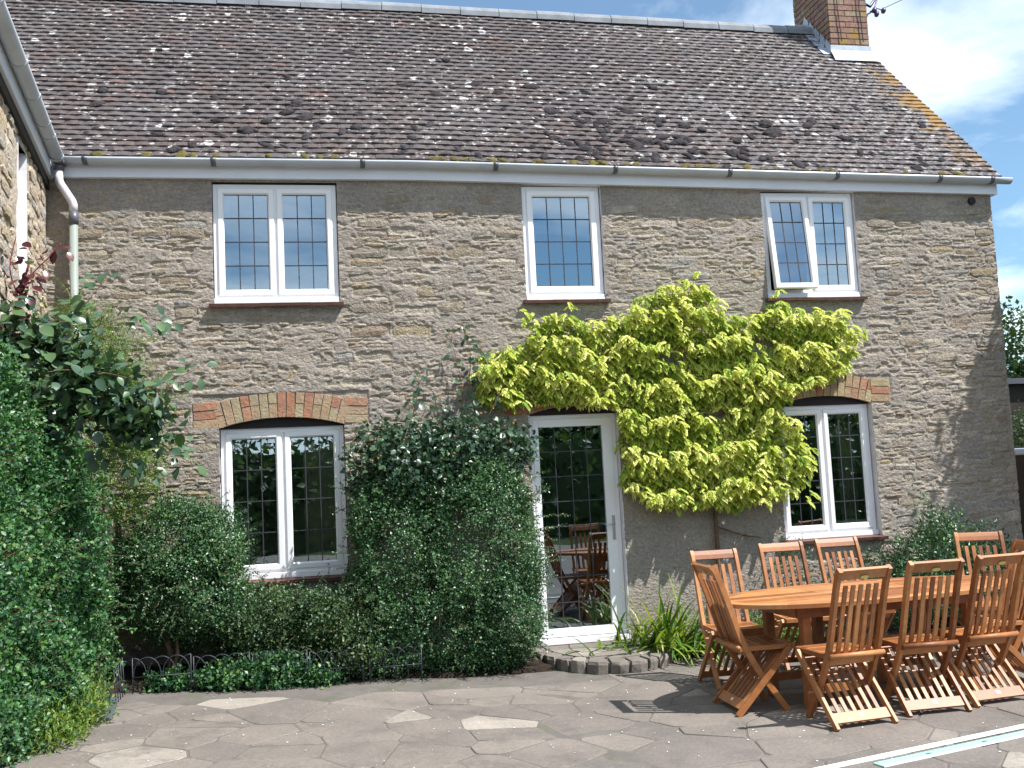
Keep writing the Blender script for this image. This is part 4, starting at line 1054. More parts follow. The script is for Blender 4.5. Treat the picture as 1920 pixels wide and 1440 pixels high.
# hedge on the wing wall, nearest to the camera
E4=[(-2.02,-1.15,1.15,.34,.42,.95),(-2.0,-1.6,1.1,.36,.45,1.15),(-2.0,-2.1,1.25,.33,.5,1.2),(-1.98,-2.7,1.35,.30,.55,1.2),(-1.98,-3.4,1.35,.32,.6,1.2),(-1.86,-1.3,.62,.26,.36,.55),(-1.88,-1.9,.5,.28,.5,.5),(-2.0,-2.6,.5,.3,.6,.5),(-2.05,-.95,1.0,.28,.3,.7),(-2.1,-1.25,1.95,.26,.4,.45)]
s4=empty('climbing_hedge',(-2.05,-1.9,.17),'dense bright green small leaved hedge climbing the stone wing at the far left','hedge')
at0(s4,foliage('foliage',E4,13000,11,.032,.0115,M['L_hedge'],s4,41,clump=.042,amp=.12,depth=.15,ymax=-.4,zmin=-.02,nsc=4))
o,s_=shoots('shoot_leaves',*shoot_set(E4,420,42,.08,.26,.2,-.5,.1),M['L_hedge'],s4,43,.028,.0105,gap=.017); at0(s4,o);at0(s4,s_)
bs=[(-1.72,-1.35,1.0),(-1.66,-1.3,.62),(-1.63,-1.5,.5),(-1.66,-1.4,.85)]; o,s_=shoots('shoot_leaves',bs,[(.8,-.2,-.3),(.7,-.3,-.9),(.5,-.4,-.9),(.7,-.2,-.7)],[.35,.4,.3,.35],M['L_hedge'],s4,44,.026,.009,gap=.02,arch=.5); at0(s4,o);at0(s4,s_)
twigs(s4,(-2.0,-1.5,.17),[(-1.95,-1.4,.9),(-1.9,-1.2,.7),(-2.0,-1.8,1.0)],.02,seed=9)
# tufts at the foot of the hedge
E5=[(-1.72,-1.95,.27,.2,.34,.2),(-1.78,-2.35,.22,.24,.3,.2)]
s5=empty('grassy_tuft',(-1.74,-2.05,.17),'pale yellowish green tuft spilling onto the paving at the foot of the left hedge','plant')
at0(s5,foliage('foliage',E5,900,9,.036,.006,M['L_feather'],s5,51,clump=.04,amp=.05,depth=.1,ymax=-.5,zmin=.0,up=.9))
q=random.Random(3)
bs=[(-1.62+.03*i,-1.62-.1*i,.16) for i in range(4)]; o,s_=shoots('shoot_leaves',bs,[(.1,0,1)]*4,[.5,.42,.34,.3],M['L_low'],s5,52,.018,.006,gap=.03,arch=.05); at0(s5,o);at0(s5,s_)
# feathery pale shrub behind the rose
E6=[(-1.93,-.62,2.85,.24,.22,.42),(-1.72,-.6,2.65,.30,.26,.42),(-1.55,-.55,2.25,.26,.24,.5),(-1.62,-.5,1.8,.28,.24,.4),(-1.85,-.6,2.2,.3,.25,.5)]
s6=empty('feathery_shrub',(-1.75,-.5,.2),'light yellow green feathery shrub below the grey downpipe behind the rose','shrub')
at0(s6,foliage('foliage',E6,2600,9,.030,.0045,M['L_feather'],s6,61,clump=.05,amp=.10,depth=.2,ymax=-.1,zmin=.5,up=.5))
o,s_=shoots('shoot_leaves',*shoot_set(E6,150,62,.1,.26,.6,-.2,1.2),M['L_feather'],s6,63,.026,.0045,gap=.014); at0(s6,o);at0(s6,s_)
twigs(s6,(-1.75,-.45,.2),[(-1.8,-.5,2.4),(-1.6,-.5,2.0)],.016,seed=19)

# ---- roses: every large leaflet is a piece
def leaf_proto(seed, L=1.0, Wd=.36, mat='L_rosec', cup=.18):
    q=np.random.default_rng(seed); rows=[(0,.03),(.16,.26),(.36,.36),(.58,.35),(.78,.25),(.92,.11),(1.0,0.0)]; V=[];F=[]
    for i,(u,w) in enumerate(rows):
        dz=-.16*u*u+q.uniform(-.01,.01)
        if w==0: V.append((0,u,dz)); continue
        V+=[(-w,u-.02,dz+w*cup),(0,u,dz),(w,u-.02,dz+w*cup)]
    for i in range(5):
        a=3*i; F+=[(a,a+1,a+4,a+3),(a+1,a+2,a+5,a+4)]
    F+=[(15,16,18),(16,17,18)]
    me=MB().add(V,F,0).mesh('leaf'); me.materials.append(M[mat]); me.polygons.foreach_set('use_smooth',[True]*len(me.polygons)); return me
LP=[leaf_proto(i) for i in range(5)]; LR_=[leaf_proto(i+20,mat='L_red') for i in range(3)]; LD=[leaf_proto(i+40,mat='L_rose') for i in range(4)]
def place_leaf(me, p, d, nrm, L, parent, name='leaf', wscale=1.0):
    d=Vector(d).normalized(); n=Vector(nrm); s=d.cross(n)
    if s.length<.05: s=d.cross(Vector((1,.2,.1)))
    s.normalize(); n=s.cross(d)
    o=bpy.data.objects.new(name,me); C.objects.link(o); o.parent=parent
    m=Matrix(((s.x,d.x,n.x,0),(s.y,d.y,n.y,0),(s.z,d.z,n.z,0),(0,0,0,1)))
    o.matrix_basis=Matrix.Translation(p)@m@Matrix.Diagonal((L*wscale,L,L,1)); return at0(parent,o)
def cane(pts, r0, r1, mat, parent, name='cane', seg=7):
    """smooth curve through points"""
    P=[Vector(p) for p in pts]; out=[]
    for i in range(len(P)-1):
        p0=P[max(i-1,0)];p1=P[i];p2=P[i+1];p3=P[min(i+2,len(P)-1)]
        for k in range(5):
            t=k/5; out.append(.5*((2*p1)+(-p0+p2)*t+(2*p0-5*p1+4*p2-p3)*t*t+(-p0+3*p1-3*p2+p3)*t**3))
    out.append(P[-1]); n=len(out)
    at0(parent,MB().tube(out,[r0+(r1-r0)*i/(n-1) for i in range(n)],seg).build(name,mat,parent,smooth=True)); return out
def seed_head(parent, p, s, qq):
    mb=MB(); k=7; V=[]; 
    for rr,zz in ((.3,-.4),(.55,-.1),(.5,.25),(.28,.1)):
        for j in range(k): a=2*math.pi*j/k; V.append((p[0]+s*rr*math.cos(a),p[1]-s*(zz),p[2]+s*rr*math.sin(a)))
    F=[(i*k+j,i*k+(j+1)%k,(i+1)*k+(j+1)%k,(i+1)*k+j) for i in range(3) for j in range(k)]+[tuple(range(3*k,4*k))]
    for j in range(5):
        a=2*math.pi*j/5+qq.uniform(-.3,.3); b=len(V); V+=[(p[0]+s*.5*math.cos(a-.25),p[1]-s*.15,p[2]+s*.5*math.sin(a-.25)),(p[0]+s*.5*math.cos(a+.25),p[1]-s*.15,p[2]+s*.5*math.sin(a+.25)),(p[0]+s*1.15*math.cos(a),p[1]-s*.3,p[2]+s*1.15*math.sin(a))]; F.append((b,b+1,b+2))
    mb.add(V,F); at0(parent,mb.build('seed_head',M['seed'],parent))
# near rose on the left: long arching canes
ro1=empty('rose_bush',(-1.95,-2.0,.2),'climbing rose with large glossy leaves and a crimson shoot over the left hedge','rose')
q=random.Random(31)
canes=[([(-2.05,-2.1,2.2),(-1.80,-2.3,2.45),(-1.45,-2.3,2.47),(-1.1,-2.2,2.35),(-.88,-2.1,2.03)],.006),
([(-2.05,-2.0,2.1),(-1.75,-2.2,2.30),(-1.35,-2.2,2.32),(-1.0,-2.15,2.42),(-.83,-2.1,2.50)],.005),
([(-2.0,-1.9,2.0),(-1.7,-2.1,2.15),(-1.4,-2.15,2.15),(-1.12,-2.1,2.02),(-.90,-2.05,1.86)],.005),
([(-2.0,-2.1,2.3),(-1.75,-2.2,2.62),(-1.5,-2.15,2.78),(-1.25,-2.1,2.86),(-1.0,-2.05,2.82)],.0045),
([(-2.05,-2.1,2.4),(-1.82,-2.15,2.72),(-1.6,-2.1,2.9),(-1.42,-2.1,3.12)],.004),
([(-2.0,-1.9,1.9),(-1.65,-2.1,2.0),(-1.35,-2.1,1.95),(-1.15,-2.05,1.82)],.005),
([(-2.15,-2.2,2.5),(-2.05,-2.2,2.75),(-1.98,-2.2,2.95)],.006)]
crim=cane([(-2.03,-2.15,2.60),(-1.985,-2.15,2.80),(-1.94,-2.12,3.05),(-1.90,-2.1,3.24)],.013,.007,M['redshoot'],ro1)
cr2=cane([(-1.95,-2.13,3.0),(-1.88,-2.1,3.16),(-1.78,-2.1,3.27),(-1.70,-2.1,3.37)],.006,.003,M['redshoot'],ro1)
cr3=cane([(-1.96,-2.13,3.0),(-2.02,-2.1,3.2),(-1.98,-2.1,3.42)],.005,.003,M['redshoot'],ro1)
def dress(path, parent, meshes, L, n, start=.2, dn=(-.1,-.5,.75), qq=q, out=.02, facing=.5):
    k=len(path)-1
    for i in range(n):
        u=start+(1-start)*(i+qq.random()*.7)/n; j=min(int(u*k),k-1); p=path[j].lerp(path[j+1],u*k-j)
        side=Vector((qq.uniform(-1,1),qq.uniform(-.9,.25),qq.uniform(-1,.7))).normalized(); sc=L*qq.uniform(.65,1.2)
        pp=p+side*out*qq.uniform(.5,2.0)
        nr=Vector(dn)+Vector((qq.uniform(-.5,.5),qq.uniform(-.5,.3),qq.uniform(-.4,.4)))
        place_leaf(qq.choice(meshes),pp,side+Vector((0,0,-.35)),nr,sc,parent,wscale=qq.uniform(.85,1.1))
for i,(pts,r) in enumerate(canes):
    path=cane(pts,r,.002,M['bark'],ro1); dress(path,ro1,LP,.088,40,.05,out=.05)
    if i<6: seed_head(ro1,path[-1],.016,q); seed_head(ro1,path[-1]+Vector((-.04,0,.04)),.013,q)
for path,n in ((crim,30),(cr2,12),(cr3,12)): dress(path,ro1,LR_+([LP[0]] if n>20 else []),.075,n,.0,out=.04)
E8=[(-1.75,-2.12,2.45,.28,.16,.30),(-1.48,-2.12,2.35,.26,.15,.24),(-1.95,-2.1,2.6,.22,.16,.3),(-1.25,-2.1,2.18,.2,.13,.2)]
at0(ro1,foliage('foliage',E8,420,6,.075,.027,M['L_rosec'],ro1,73,clump=.06,amp=.08,depth=.2,ymax=-.5,zmin=1.0,up=0,droop=.2))
for k in range(80):    # leaves filling the heart of the bush
    p=Vector((q.uniform(-2.02,-1.42),q.uniform(-2.45,-2.0),q.gauss(2.5,.2))); place_leaf(q.choice(LP),p,(q.uniform(-1,1),q.uniform(-.8,.2),q.uniform(-.9,.4)),(q.uniform(-.4,.4),-.5+q.uniform(-.3,.3),.8),.095*q.uniform(.75,1.2),ro1)
# rose behind the central shrub
ro2=empty('climbing_rose',(.95,-.12,.05),'dark leaved climbing rose with tan seed heads above the tall central shrub','rose')
q=random.Random(41)
E7=[(.75,-.30,1.95,.42,.22,.22),(1.15,-.32,1.98,.42,.24,.24),(1.5,-.32,1.9,.34,.24,.22),(.45,-.26,1.75,.28,.2,.26),(.95,-.34,1.75,.5,.3,.3)]
at0(ro2,foliage('foliage',E7,620,9,.052,.019,M['L_rose'],ro2,71,clump=.05,amp=.06,depth=.14,ymax=-.05,zmin=1.0,up=0,droop=.2))
cn2=[[(1.22,-.2,2.1),(1.30,-.16,2.5),(1.34,-.14,2.8),(1.27,-.13,3.08)],[(1.3,-.2,2.1),(1.38,-.16,2.45),(1.40,-.14,2.72),(1.44,-.12,2.88)],[(1.2,-.18,2.1),(1.25,-.15,2.4),(1.22,-.14,2.7),(1.14,-.14,3.02)],
[(.72,-.2,2.05),(.80,-.17,2.3),(.85,-.15,2.50),(.86,-.14,2.66)],[(.7,-.2,2.0),(.85,-.16,2.2),(.94,-.15,2.38)],[(.95,-.2,2.0),(1.05,-.16,2.25),(1.03,-.14,2.42)],[(.4,-.2,1.8),(.3,-.17,2.0),(.22,-.15,2.1)],[(1.4,-.2,2.1),(1.55,-.18,2.35),(1.6,-.16,2.45)],[(.35,-.25,1.7),(.22,-.24,1.95),(.3,-.24,2.15)]]
for i,pts in enumerate(cn2):
    path=cane(pts,.005,.002,M['bark'],ro2); dress(path,ro2,LD,.062,[26,18,16,22,12,10,8,6,8][i],.0,out=.03,dn=(0,-.8,.4))
    for k in range([9,7,8,2,4,4,3,4,2][i]): 
        p=path[-1]+Vector((q.uniform(-.09,.09),q.uniform(-.03,.0),q.uniform(-.09,.05))); seed_head(ro2,p,q.uniform(.011,.016),q); at0(ro2,MB().tube([path[-3],p],.0014,4).build('cane',M['bark'],ro2))
for k in range(16): seed_head(ro2,Vector((q.uniform(.35,1.75),-.56,q.uniform(1.85,2.25))),q.uniform(.012,.017),q)
for k in range(70):
    p=Vector((q.uniform(.35,1.75),-.5+q.uniform(-.08,.06),q.uniform(1.75,2.12))); place_leaf(q.choice(LD),p,(q.uniform(-1,1),q.uniform(-.8,.2),q.uniform(-.9,.5)),(q.uniform(-.4,.4),-.7,.7),.06*q.uniform(.75,1.2),ro2)

# ---- golden climber
WP=[(1.38,2.38),(1.44,2.80),(1.86,2.86),(1.95,3.10),(2.22,3.15),(2.42,3.05),(2.83,3.12),(3.03,3.30),(3.44,3.46),(3.73,3.34),(3.84,3.1),(4.17,3.1),(4.46,3.24),(4.72,3.14),(5.10,3.12),(5.26,2.84),(5.05,2.50),(4.52,2.34),(4.35,2.16),(4.52,2.0),(4.62,1.72),(4.54,1.42),(4.24,1.30),(3.86,1.26),(3.44,1.29),(3.02,1.30),(2.75,1.46),(2.55,1.48),(2.58,1.78),(2.70,1.92),(2.66,2.26),(2.27,2.28),(1.87,2.32),(1.62,2.30)]
def inpoly(x,y,P):
    c=False; j=len(P)-1
    for i in range(len(P)):
        if ((P[i][1]>y)!=(P[j][1]>y)) and x<(P[j][0]-P[i][0])*(y-P[i][1])/(P[j][1]-P[i][1])+P[i][0]: c=not c
        j=i
    return c
def pinnate(seed):
    """one compound leaf: drooping midrib with paired leaflets; local y along the midrib, z up"""
    q=random.Random(seed); V=[];F=[]
    def mid(u): return Vector((.02*math.sin(u*3+seed),u*.85,-.42*u*u+.04*math.sin(u*5)))
    npair=5
    def leaflet(b,d,n,L,W):
        d=d.normalized(); s=d.cross(n).normalized(); u=s.cross(d); k=len(V)
        V.extend([b, b+d*L*.33+s*W+u*W*.2, b+d*L*.7+s*W*.62-u*L*.10, b+d*L-u*L*.28, b+d*L*.7-s*W*.62-u*L*.10, b+d*L*.33-s*W+u*W*.2, b+d*L*.5-u*L*.05])
        F.extend([(k,k+1,k+6),(k+1,k+2,k+6),(k+2,k+3,k+6),(k+3,k+4,k+6),(k+4,k+5,k+6),(k+5,k,k+6)])
    for i in range(npair):
        u=.18+.72*i/(npair-1); b=mid(u); t=(mid(u+.05)-mid(u-.05)).normalized()
        for s in (-1,1):
            d=Vector((s*(.9-.25*u),.55+.3*u,-.35+q.uniform(-.2,.2))); leaflet(b,d,Vector((s*.25+q.uniform(-.2,.2),.1,1)),(.40-.10*abs(u-.5))*q.uniform(.85,1.15),.14*q.uniform(.9,1.15))
    leaflet(mid(.97),Vector((0,1,-.8)),Vector((0,.4,1)),.42,.12)
    k=len(V); 
    for i in range(5):
        m=mid(i/4); V.extend([m+Vector((-.012,0,0)),m+Vector((.012,0,0))])
    for i in range(4): F.append((k+2*i,k+2*i+1,k+2*i+3,k+2*i+2))
    return [tuple(v) for v in V],F
PN_=[pinnate(i) for i in range(14)]; PNm=[]
for v,f in PN_:
    me=MB().add(v,f,0).mesh('leaf'); me.materials.append(M['L_wist']); PNm.append(me)
wi=empty('golden_climber',(3.6,-.05,.02),'bright yellow green climber trained over the wall between the door and the right hand windows','climber')
q=random.Random(55); lst=[]
def dens(x,z):
    n=noise(np.array([[x,z*1.5,2.0]]),2.6,5,2)[0]; 
    if 3.1<x<4.35 and 2.66<z<2.92: n-=.9
    return n
tries=0
while len(lst)<4700 and tries<120000:
    tries+=1; x=q.uniform(1.3,5.35); z=q.uniform(1.2,3.5)
    if not inpoly(x,z,WP): continue
    if 2.0<x<2.74 and z<2.26: continue
    dn=dens(x,z)
    if dn<-1.0 and q.random()<.7: continue
    # layered shelves of shoots: further out at the crest of each shelf
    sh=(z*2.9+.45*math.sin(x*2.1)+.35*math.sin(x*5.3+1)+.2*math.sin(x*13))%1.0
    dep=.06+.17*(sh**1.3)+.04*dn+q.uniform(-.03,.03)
    lst.append((x,max(.04,dep),z-.0,dn,sh))
for x,z in ((1.83,3.13),(1.92,3.12),(5.3,2.9),(4.62,1.75),(4.66,1.62),(4.55,1.30),(4.6,1.36),(3.6,3.5),(2.3,3.2),(4.45,3.3)):
    for k in range(3): lst.append((x+q.uniform(-.04,.04),.14,z+q.uniform(-.04,.04),.2,.8))
lst.sort(key=lambda s:-s[1]); rest=MB()
for k,(x,dep,z,dn,sh) in enumerate(lst):
    L=q.uniform(.062,.108); yaw=q.gauss(0,.85); d=Vector((math.sin(yaw),-math.cos(yaw)*.9,q.uniform(-.35,.35)-.15)); d.normalize()
    n=Vector((q.uniform(-.25,.25),-.25+q.uniform(-.25,.25),1)); s=d.cross(n).normalized(); n=s.cross(d)
    m=Matrix.Translation((x,-dep,z+.03))@Matrix(((s.x,d.x,n.x,0),(s.y,d.y,n.y,0),(s.z,d.z,n.z,0),(0,0,0,1)))@Matrix.Scale(L,4)
    i=int(q.random()*14)
    if k<300:
        o=bpy.data.objects.new('leaf',PNm[i]); C.objects.link(o); o.parent=wi; o.matrix_basis=m; at0(wi,o)
    else:
        # colour by distance from the wall: darker green inside, paler gold outside
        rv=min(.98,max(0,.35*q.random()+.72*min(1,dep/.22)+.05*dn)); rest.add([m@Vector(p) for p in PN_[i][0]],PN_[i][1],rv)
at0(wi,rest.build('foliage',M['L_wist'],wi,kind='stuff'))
qb=np.random.default_rng(5); bp=[]
while len(bp)<9000:
    x=qb.uniform(1.3,5.35); z=qb.uniform(1.2,3.5)
    if not inpoly(x,z,WP) or (2.0<x<2.74 and z<2.26) or dens(x,z)<-1.05: continue
    bp.append((x,-qb.uniform(.03,.13),z))
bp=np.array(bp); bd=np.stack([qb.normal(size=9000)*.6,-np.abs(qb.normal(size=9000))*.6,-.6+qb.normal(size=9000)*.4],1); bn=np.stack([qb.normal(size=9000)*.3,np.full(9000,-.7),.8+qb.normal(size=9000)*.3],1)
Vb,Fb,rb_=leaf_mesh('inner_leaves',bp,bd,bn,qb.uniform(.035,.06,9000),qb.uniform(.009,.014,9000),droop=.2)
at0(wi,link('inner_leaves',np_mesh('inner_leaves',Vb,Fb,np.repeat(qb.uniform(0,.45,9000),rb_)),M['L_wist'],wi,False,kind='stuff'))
cane([(3.63,-.09,.03),(3.64,-.06,.5),(3.65,-.05,.9),(3.64,-.05,1.4),(3.6,-.06,2.2),(3.55,-.06,2.9)],.026,.014,M['bark'],wi,'trunk')
for pts in ([(3.62,-.05,1.5),(3.2,-.05,1.55),(2.8,-.05,1.62)],[(3.62,-.05,1.6),(4.0,-.05,1.6),(4.4,-.05,1.62)],[(3.6,-.05,2.3),(3.0,-.05,2.4),(2.2,-.05,2.45),(1.5,-.05,2.5)],[(3.6,-.05,2.4),(4.2,-.05,2.5),(5.0,-.05,2.6)],[(3.55,-.05,2.85),(2.9,-.05,3.0),(2.1,-.05,3.05)],[(3.55,-.05,2.85),(4.2,-.05,2.95),(5.0,-.05,3.0)],[(3.63,-.05,1.1),(3.9,-.05,1.0),(4.1,-.05,.96)]):
    cane(pts,.012,.005,M['bark'],wi,'branch')

# ---- strap leaved clump by the door step
sp=empty('strap_leaf_clump',(3.0,-.35,.03),'clump of long green and yellow strap leaves between the glazed door and the garden chairs','plant')
q=random.Random(61)
for k in range(240):
    bx=2.98+q.gauss(0,.22); by=-.42+q.gauss(0,.12); az=q.uniform(0,6.283); el=q.uniform(.25,1.25); L=q.uniform(.42,.74)*(1.0 if el>.9 else .9); w=q.uniform(.010,.020)
    d=Vector((math.cos(az)*math.cos(el),-abs(math.sin(az))*math.cos(el)*.9 if q.random()<.75 else math.sin(az)*math.cos(el)*.5,math.sin(el))).normalized(); p=Vector((bx,by,.03)); V=[];F=[]; nseg=7; bend=q.uniform(.12,.55)*(1.5-el*.75)
    for i in range(nseg+1):
        u=i/nseg; s=d.cross(Vector((0,0,1)))
        if s.length<.05: s=Vector((1,0,0))
        s.normalize(); ww=w*(1-.15*u)*(1-u**4)+.0008; nn=s.cross(d)
        V+=[tuple(p-s*ww+nn*ww*.35),tuple(p),tuple(p+s*ww+nn*ww*.35)]
        p=p+d*(L/nseg); d=(d+Vector((0,0,-bend*(.4+u)))).normalized()
        if p.y>-.02: p.y=-.02
        if p.z<.012: p.z=.012
    for i in range(nseg): F+=[(3*i,3*i+1,3*i+4,3*i+3),(3*i+1,3*i+2,3*i+5,3*i+4)]
    at0(sp,MB().add(V,F,q.random()).build('leaf',M['L_strap'],sp,smooth=True))
# ---- small plants in the right bed
def plain_shrub(name,label,cat,ells,ncl,per,L,Wd,mat,seed,base,shootn=40,zmin=.03,**kw):
    e=empty(name,base,label,cat); at0(e,foliage('foliage',ells,ncl,per,L,Wd,M[mat],e,seed,zmin=zmin,**kw))
    if shootn:
        o,s_=shoots('shoot_leaves',*shoot_set(ells,shootn,seed+1,.08,.25,.6,-.08,.1),M[mat],e,seed+2,L*.9,Wd*.9,gap=.02); at0(e,o);at0(e,s_)
    return e
e=plain_shrub('wall_shrub','dark green bushy shrub against the wall at the right behind the garden table','shrub',[(5.75,-.38,.55,.50,.34,.42),(6.25,-.36,.5,.38,.3,.36),(5.45,-.35,.35,.36,.3,.3),(5.85,-.34,.85,.26,.22,.26)],1500,9,.034,.010,'L_shrub',81,(5.85,-.35,.02),60)
o,s_=shoots('shoot_leaves',[(5.60,-.3,.8),(5.62,-.28,.8),(5.5,-.3,.6),(5.9,-.3,.9)],[(0,0,1),(.15,0,1),(-.35,-.1,1),(.2,0,1)],[.62,.45,.35,.3],M['L_shrub'],e,84,.038,.009,gap=.04,arch=.02); at0(e,o);at0(e,s_)
plain_shrub('fern_clump','small fresh green leafy clump behind the left end of the garden table','plant',[(3.95,-.45,.12,.2,.18,.14),(4.25,-.45,.1,.15,.15,.12)],260,9,.034,.010,'L_feather',91,(4.05,-.45,.02),14,clump=.04)
plain_shrub('pale_flower_clump','pale flowering clump against the wall below the lower right window','plant',[(4.3,-.22,.5,.22,.16,.4),(4.75,-.2,.35,.25,.15,.3),(5.1,-.2,.5,.18,.14,.3)],420,8,.024,.008,'L_low',95,(4.6,-.2,.02),30,clump=.05,rshift=.2)
# ground cover in front of the hoop edging
gc=empty('ground_cover_plant',(-.8,-.82,.14),'low bright green ground cover creeping through the hoop edging below the shrubs','plant')
Eg=[(-1.25,-.84,.20,.16,.10,.07),(-.85,-.84,.20,.22,.12,.10),(-.45,-.84,.22,.25,.13,.14),(-.1,-.84,.14,.16,.08,.05)]
at0(gc,foliage('foliage',Eg,900,8,.032,.013,M['L_hedge'],gc,101,clump=.035,amp=.05,depth=.08,ymax=-.4,zmin=.0,up=.5))

# ---- hoop edging
q=random.Random(5)
hp=None
def hoop_panel(x0,x1,label,yy=-.90):
    z0=g((x0+x1)/2); t=empty('hoop_edging',((x0+x1)/2,yy,z0),label,'garden edging','low black wire hoop panels round the bed'); zt=z0+.275; n=4; w=(x1-x0)/n
    at0(t,MB().tube([(x0,yy,z0-.05),(x0,yy,zt)],.0042,6).build('post',M['iron'],t,smooth=True)); at0(t,MB().tube([(x1,yy,z0-.05),(x1,yy,zt)],.0042,6).build('post',M['iron'],t,smooth=True))
    at0(t,MB().tube([(x0,yy-.004,z0+.13),(x1,yy-.004,z0+.13)],.0035,6).build('rail',M['iron'],t,smooth=True))
    for i in range(-1,n):
        a=x0+w*i; b=a+2*w; c=(a+b)/2; r=w; pts=[]
        for k in range(17):
            an=math.pi*k/16; x=c-r*.93*math.cos(an); z=zt-.13+.13*math.sin(an)
            if x0-.001<=x<=x1+.001: pts.append((x,yy+.004*(i%2),z))
        if i>=0 and i<n-1: pts=[(pts[0][0],pts[0][1],z0+.02)]+pts+[(pts[-1][0],pts[-1][1],z0+.02)]
        at0(t,MB().tube(pts,.0035,6).build('hoop',M['iron'],t,smooth=True))
hoop_panel(-1.50,-1.07,'leftmost hoop panel of the low black edging beside the hedge')
hoop_panel(-1.05,-.63,'hoop panel of the low black edging under the dome shaped shrub')
hoop_panel(-.61,-.19,'hoop panel of the low black edging half hidden by ground cover',-.88)
hoop_panel(-.17,.25,'hoop panel of the low black edging in front of the low shrub',-.86)
hoop_panel(.30,.72,'rightmost hoop panel of the low black edging under the tall shrub',-.84)
# return panel towards the camera along the hedge
t=empty('hoop_edging',(-1.56,-1.05,.15),'hoop panel of the low black edging turned along the left hedge','garden edging','low black wire hoop panels round the bed')
for y in (-.92,-1.0,-1.08,-1.16,-1.24): at0(t,MB().tube([(-1.55,y,.1),(-1.57,y,.43)],.004,6).build('post',M['iron'],t,smooth=True))
at0(t,MB().tube([(-1.56,-.92,.28),(-1.56,-1.24,.28)],.0035,6).build('rail',M['iron'],t,smooth=True))
for y in (-1.0,-1.16): at0(t,MB().tube([(-1.57,y-.08*math.cos(a),.35+.08*math.sin(a)) for a in np.linspace(0,math.pi,10)],.0035,6).build('hoop',M['iron'],t,smooth=True))
# trellis scrap
t=empty('trellis',(-1.43,-.10,1.5),'short dark wooden trellis piece showing between rose and dome shrub','trellis')
at0(t,MB().box(-1.445,-1.42,-.12,-.10,1.2,1.95).build('upright',M['darkwood'],t)); at0(t,MB().box(-1.62,-1.595,-.12,-.10,1.2,1.9).build('upright',M['darkwood'],t))
for z in (1.45,1.65,1.85): at0(t,MB().box(-1.66,-1.38,-.10,-.085,z,z+.022).build('slat',M['darkwood'],t))

# ================================================================== DOOR STEP
step=empty('door_step',(2.42,-.5,0),'semicircular stone door step with a rim of rough blocks','step')
cx_,rx,ry=2.42,.66,1.02
def sp_(a,k=1.0): return (cx_-rx*k*math.cos(a), -.02-ry*k*math.sin(a))
n=28; pts=[sp_(math.pi*i/n,.97) for i in range(n+1)]
V=[(x,y,.0) for x,y in pts]+[(x,y,.083) for x,y in pts]; F=[tuple(range(n,-1,-1)),tuple(range(n+1,2*n+2))]+[(i+1,i,n+1+i,n+2+i) for i in range(n)]
at0(step,MB().add(V,F).build('core',M['joint'],step))
q=random.Random(14); a=.05; 
while a<math.pi-.08:
    da=q.uniform(.16,.30)*(1 if .6<a<2.4 else .8); b=min(a+da,math.pi-.04); o0=sp_(a,1.0);o1=sp_(b-.035,1.0);i0=sp_(a,.80);i1=sp_(b-.035,.80); m=sp_((a+b)/2-.017,1.02)
    zt=.098+q.uniform(-.006,.004); j=lambda: q.uniform(-.008,.008); P5=[o0,m,o1,i1,i0]; cxx=sum(p[0] for p in P5)/5; cyy=sum(p[1] for p in P5)/5
    lo=[(p[0]+j(),p[1]+j(),-.01) for p in P5]; mi_=[(p[0]*1.0+j()+(p[0]-cxx)*.02,p[1]+j()+(p[1]-cyy)*.02,zt-.028) for p in P5]; hi=[(cxx+(p[0]-cxx)*.90+j()*.3,cyy+(p[1]-cyy)*.90+j()*.3,zt) for p in P5]
    V=lo+mi_+hi; F=[(k,(k+1)%5,5+(k+1)%5,5+k) for k in range(5)]+[(5+k,5+(k+1)%5,10+(k+1)%5,10+k) for k in range(5)]+[(10,11,12,13,14)]
    F=[tuple(reversed(f)) for f in F]
    at0(step,MB().add(V,F,q.random()*.8).build('edge_stone',M['slab'],step,bevel=.005)); a=b
sd=[(q.uniform(1.85,3.0),q.uniform(-.85,-.05)) for _ in range(60)]; pk=[]
for p in sd:
    if ((p[0]-cx_)/(rx*.78))**2+((p[1])/(ry*.78))**2<1 and all((p[0]-r[0])**2+(p[1]-r[1])**2>.055 for r in pk): pk.append(p)
half=[sp_(math.pi*i/16,.79) for i in range(17)]
for p in pk:
    poly=list(half)
    for r in pk:
        if r is p: continue
        aa,bb=r[0]-p[0],r[1]-p[1]; cc=(r[0]**2+r[1]**2-p[0]**2-p[1]**2)/2; poly=clip(poly,aa,bb,cc)
    ar=sum(poly[i][0]*poly[(i+1)%len(poly)][1]-poly[(i+1)%len(poly)][0]*poly[i][1] for i in range(len(poly)))
    if ar<0: poly=poly[::-1]
    poly=shrink(poly,.006)
    if len(poly)>=3: at0(step,MB().prism(poly,.07,.094+q.uniform(-.002,.003),q.random()*.8).build('step_slab',M['slab'],step))

# ================================================================== TABLE
TX,TY,TA=3.80,-2.405,math.radians(5.0)
tb=empty('garden_table',(TX,TY,0),'long oval slatted hardwood garden table','table',rz=TA)
ha,hb,zt=1.15,.485,.73
def sup(t_,k=1.0):   # oval with a flat middle
    c,s=math.cos(t_),math.sin(t_); e=.86
    return (ha*k*math.copysign(abs(c)**e,c), (hb-(1-k)*ha)*math.copysign(abs(s)**(e*1.0),s))
ring_o=[sup(2*math.pi*i/72) for i in range(72)]; ring_i=[(x*.935,y*.85) for x,y in ring_o]
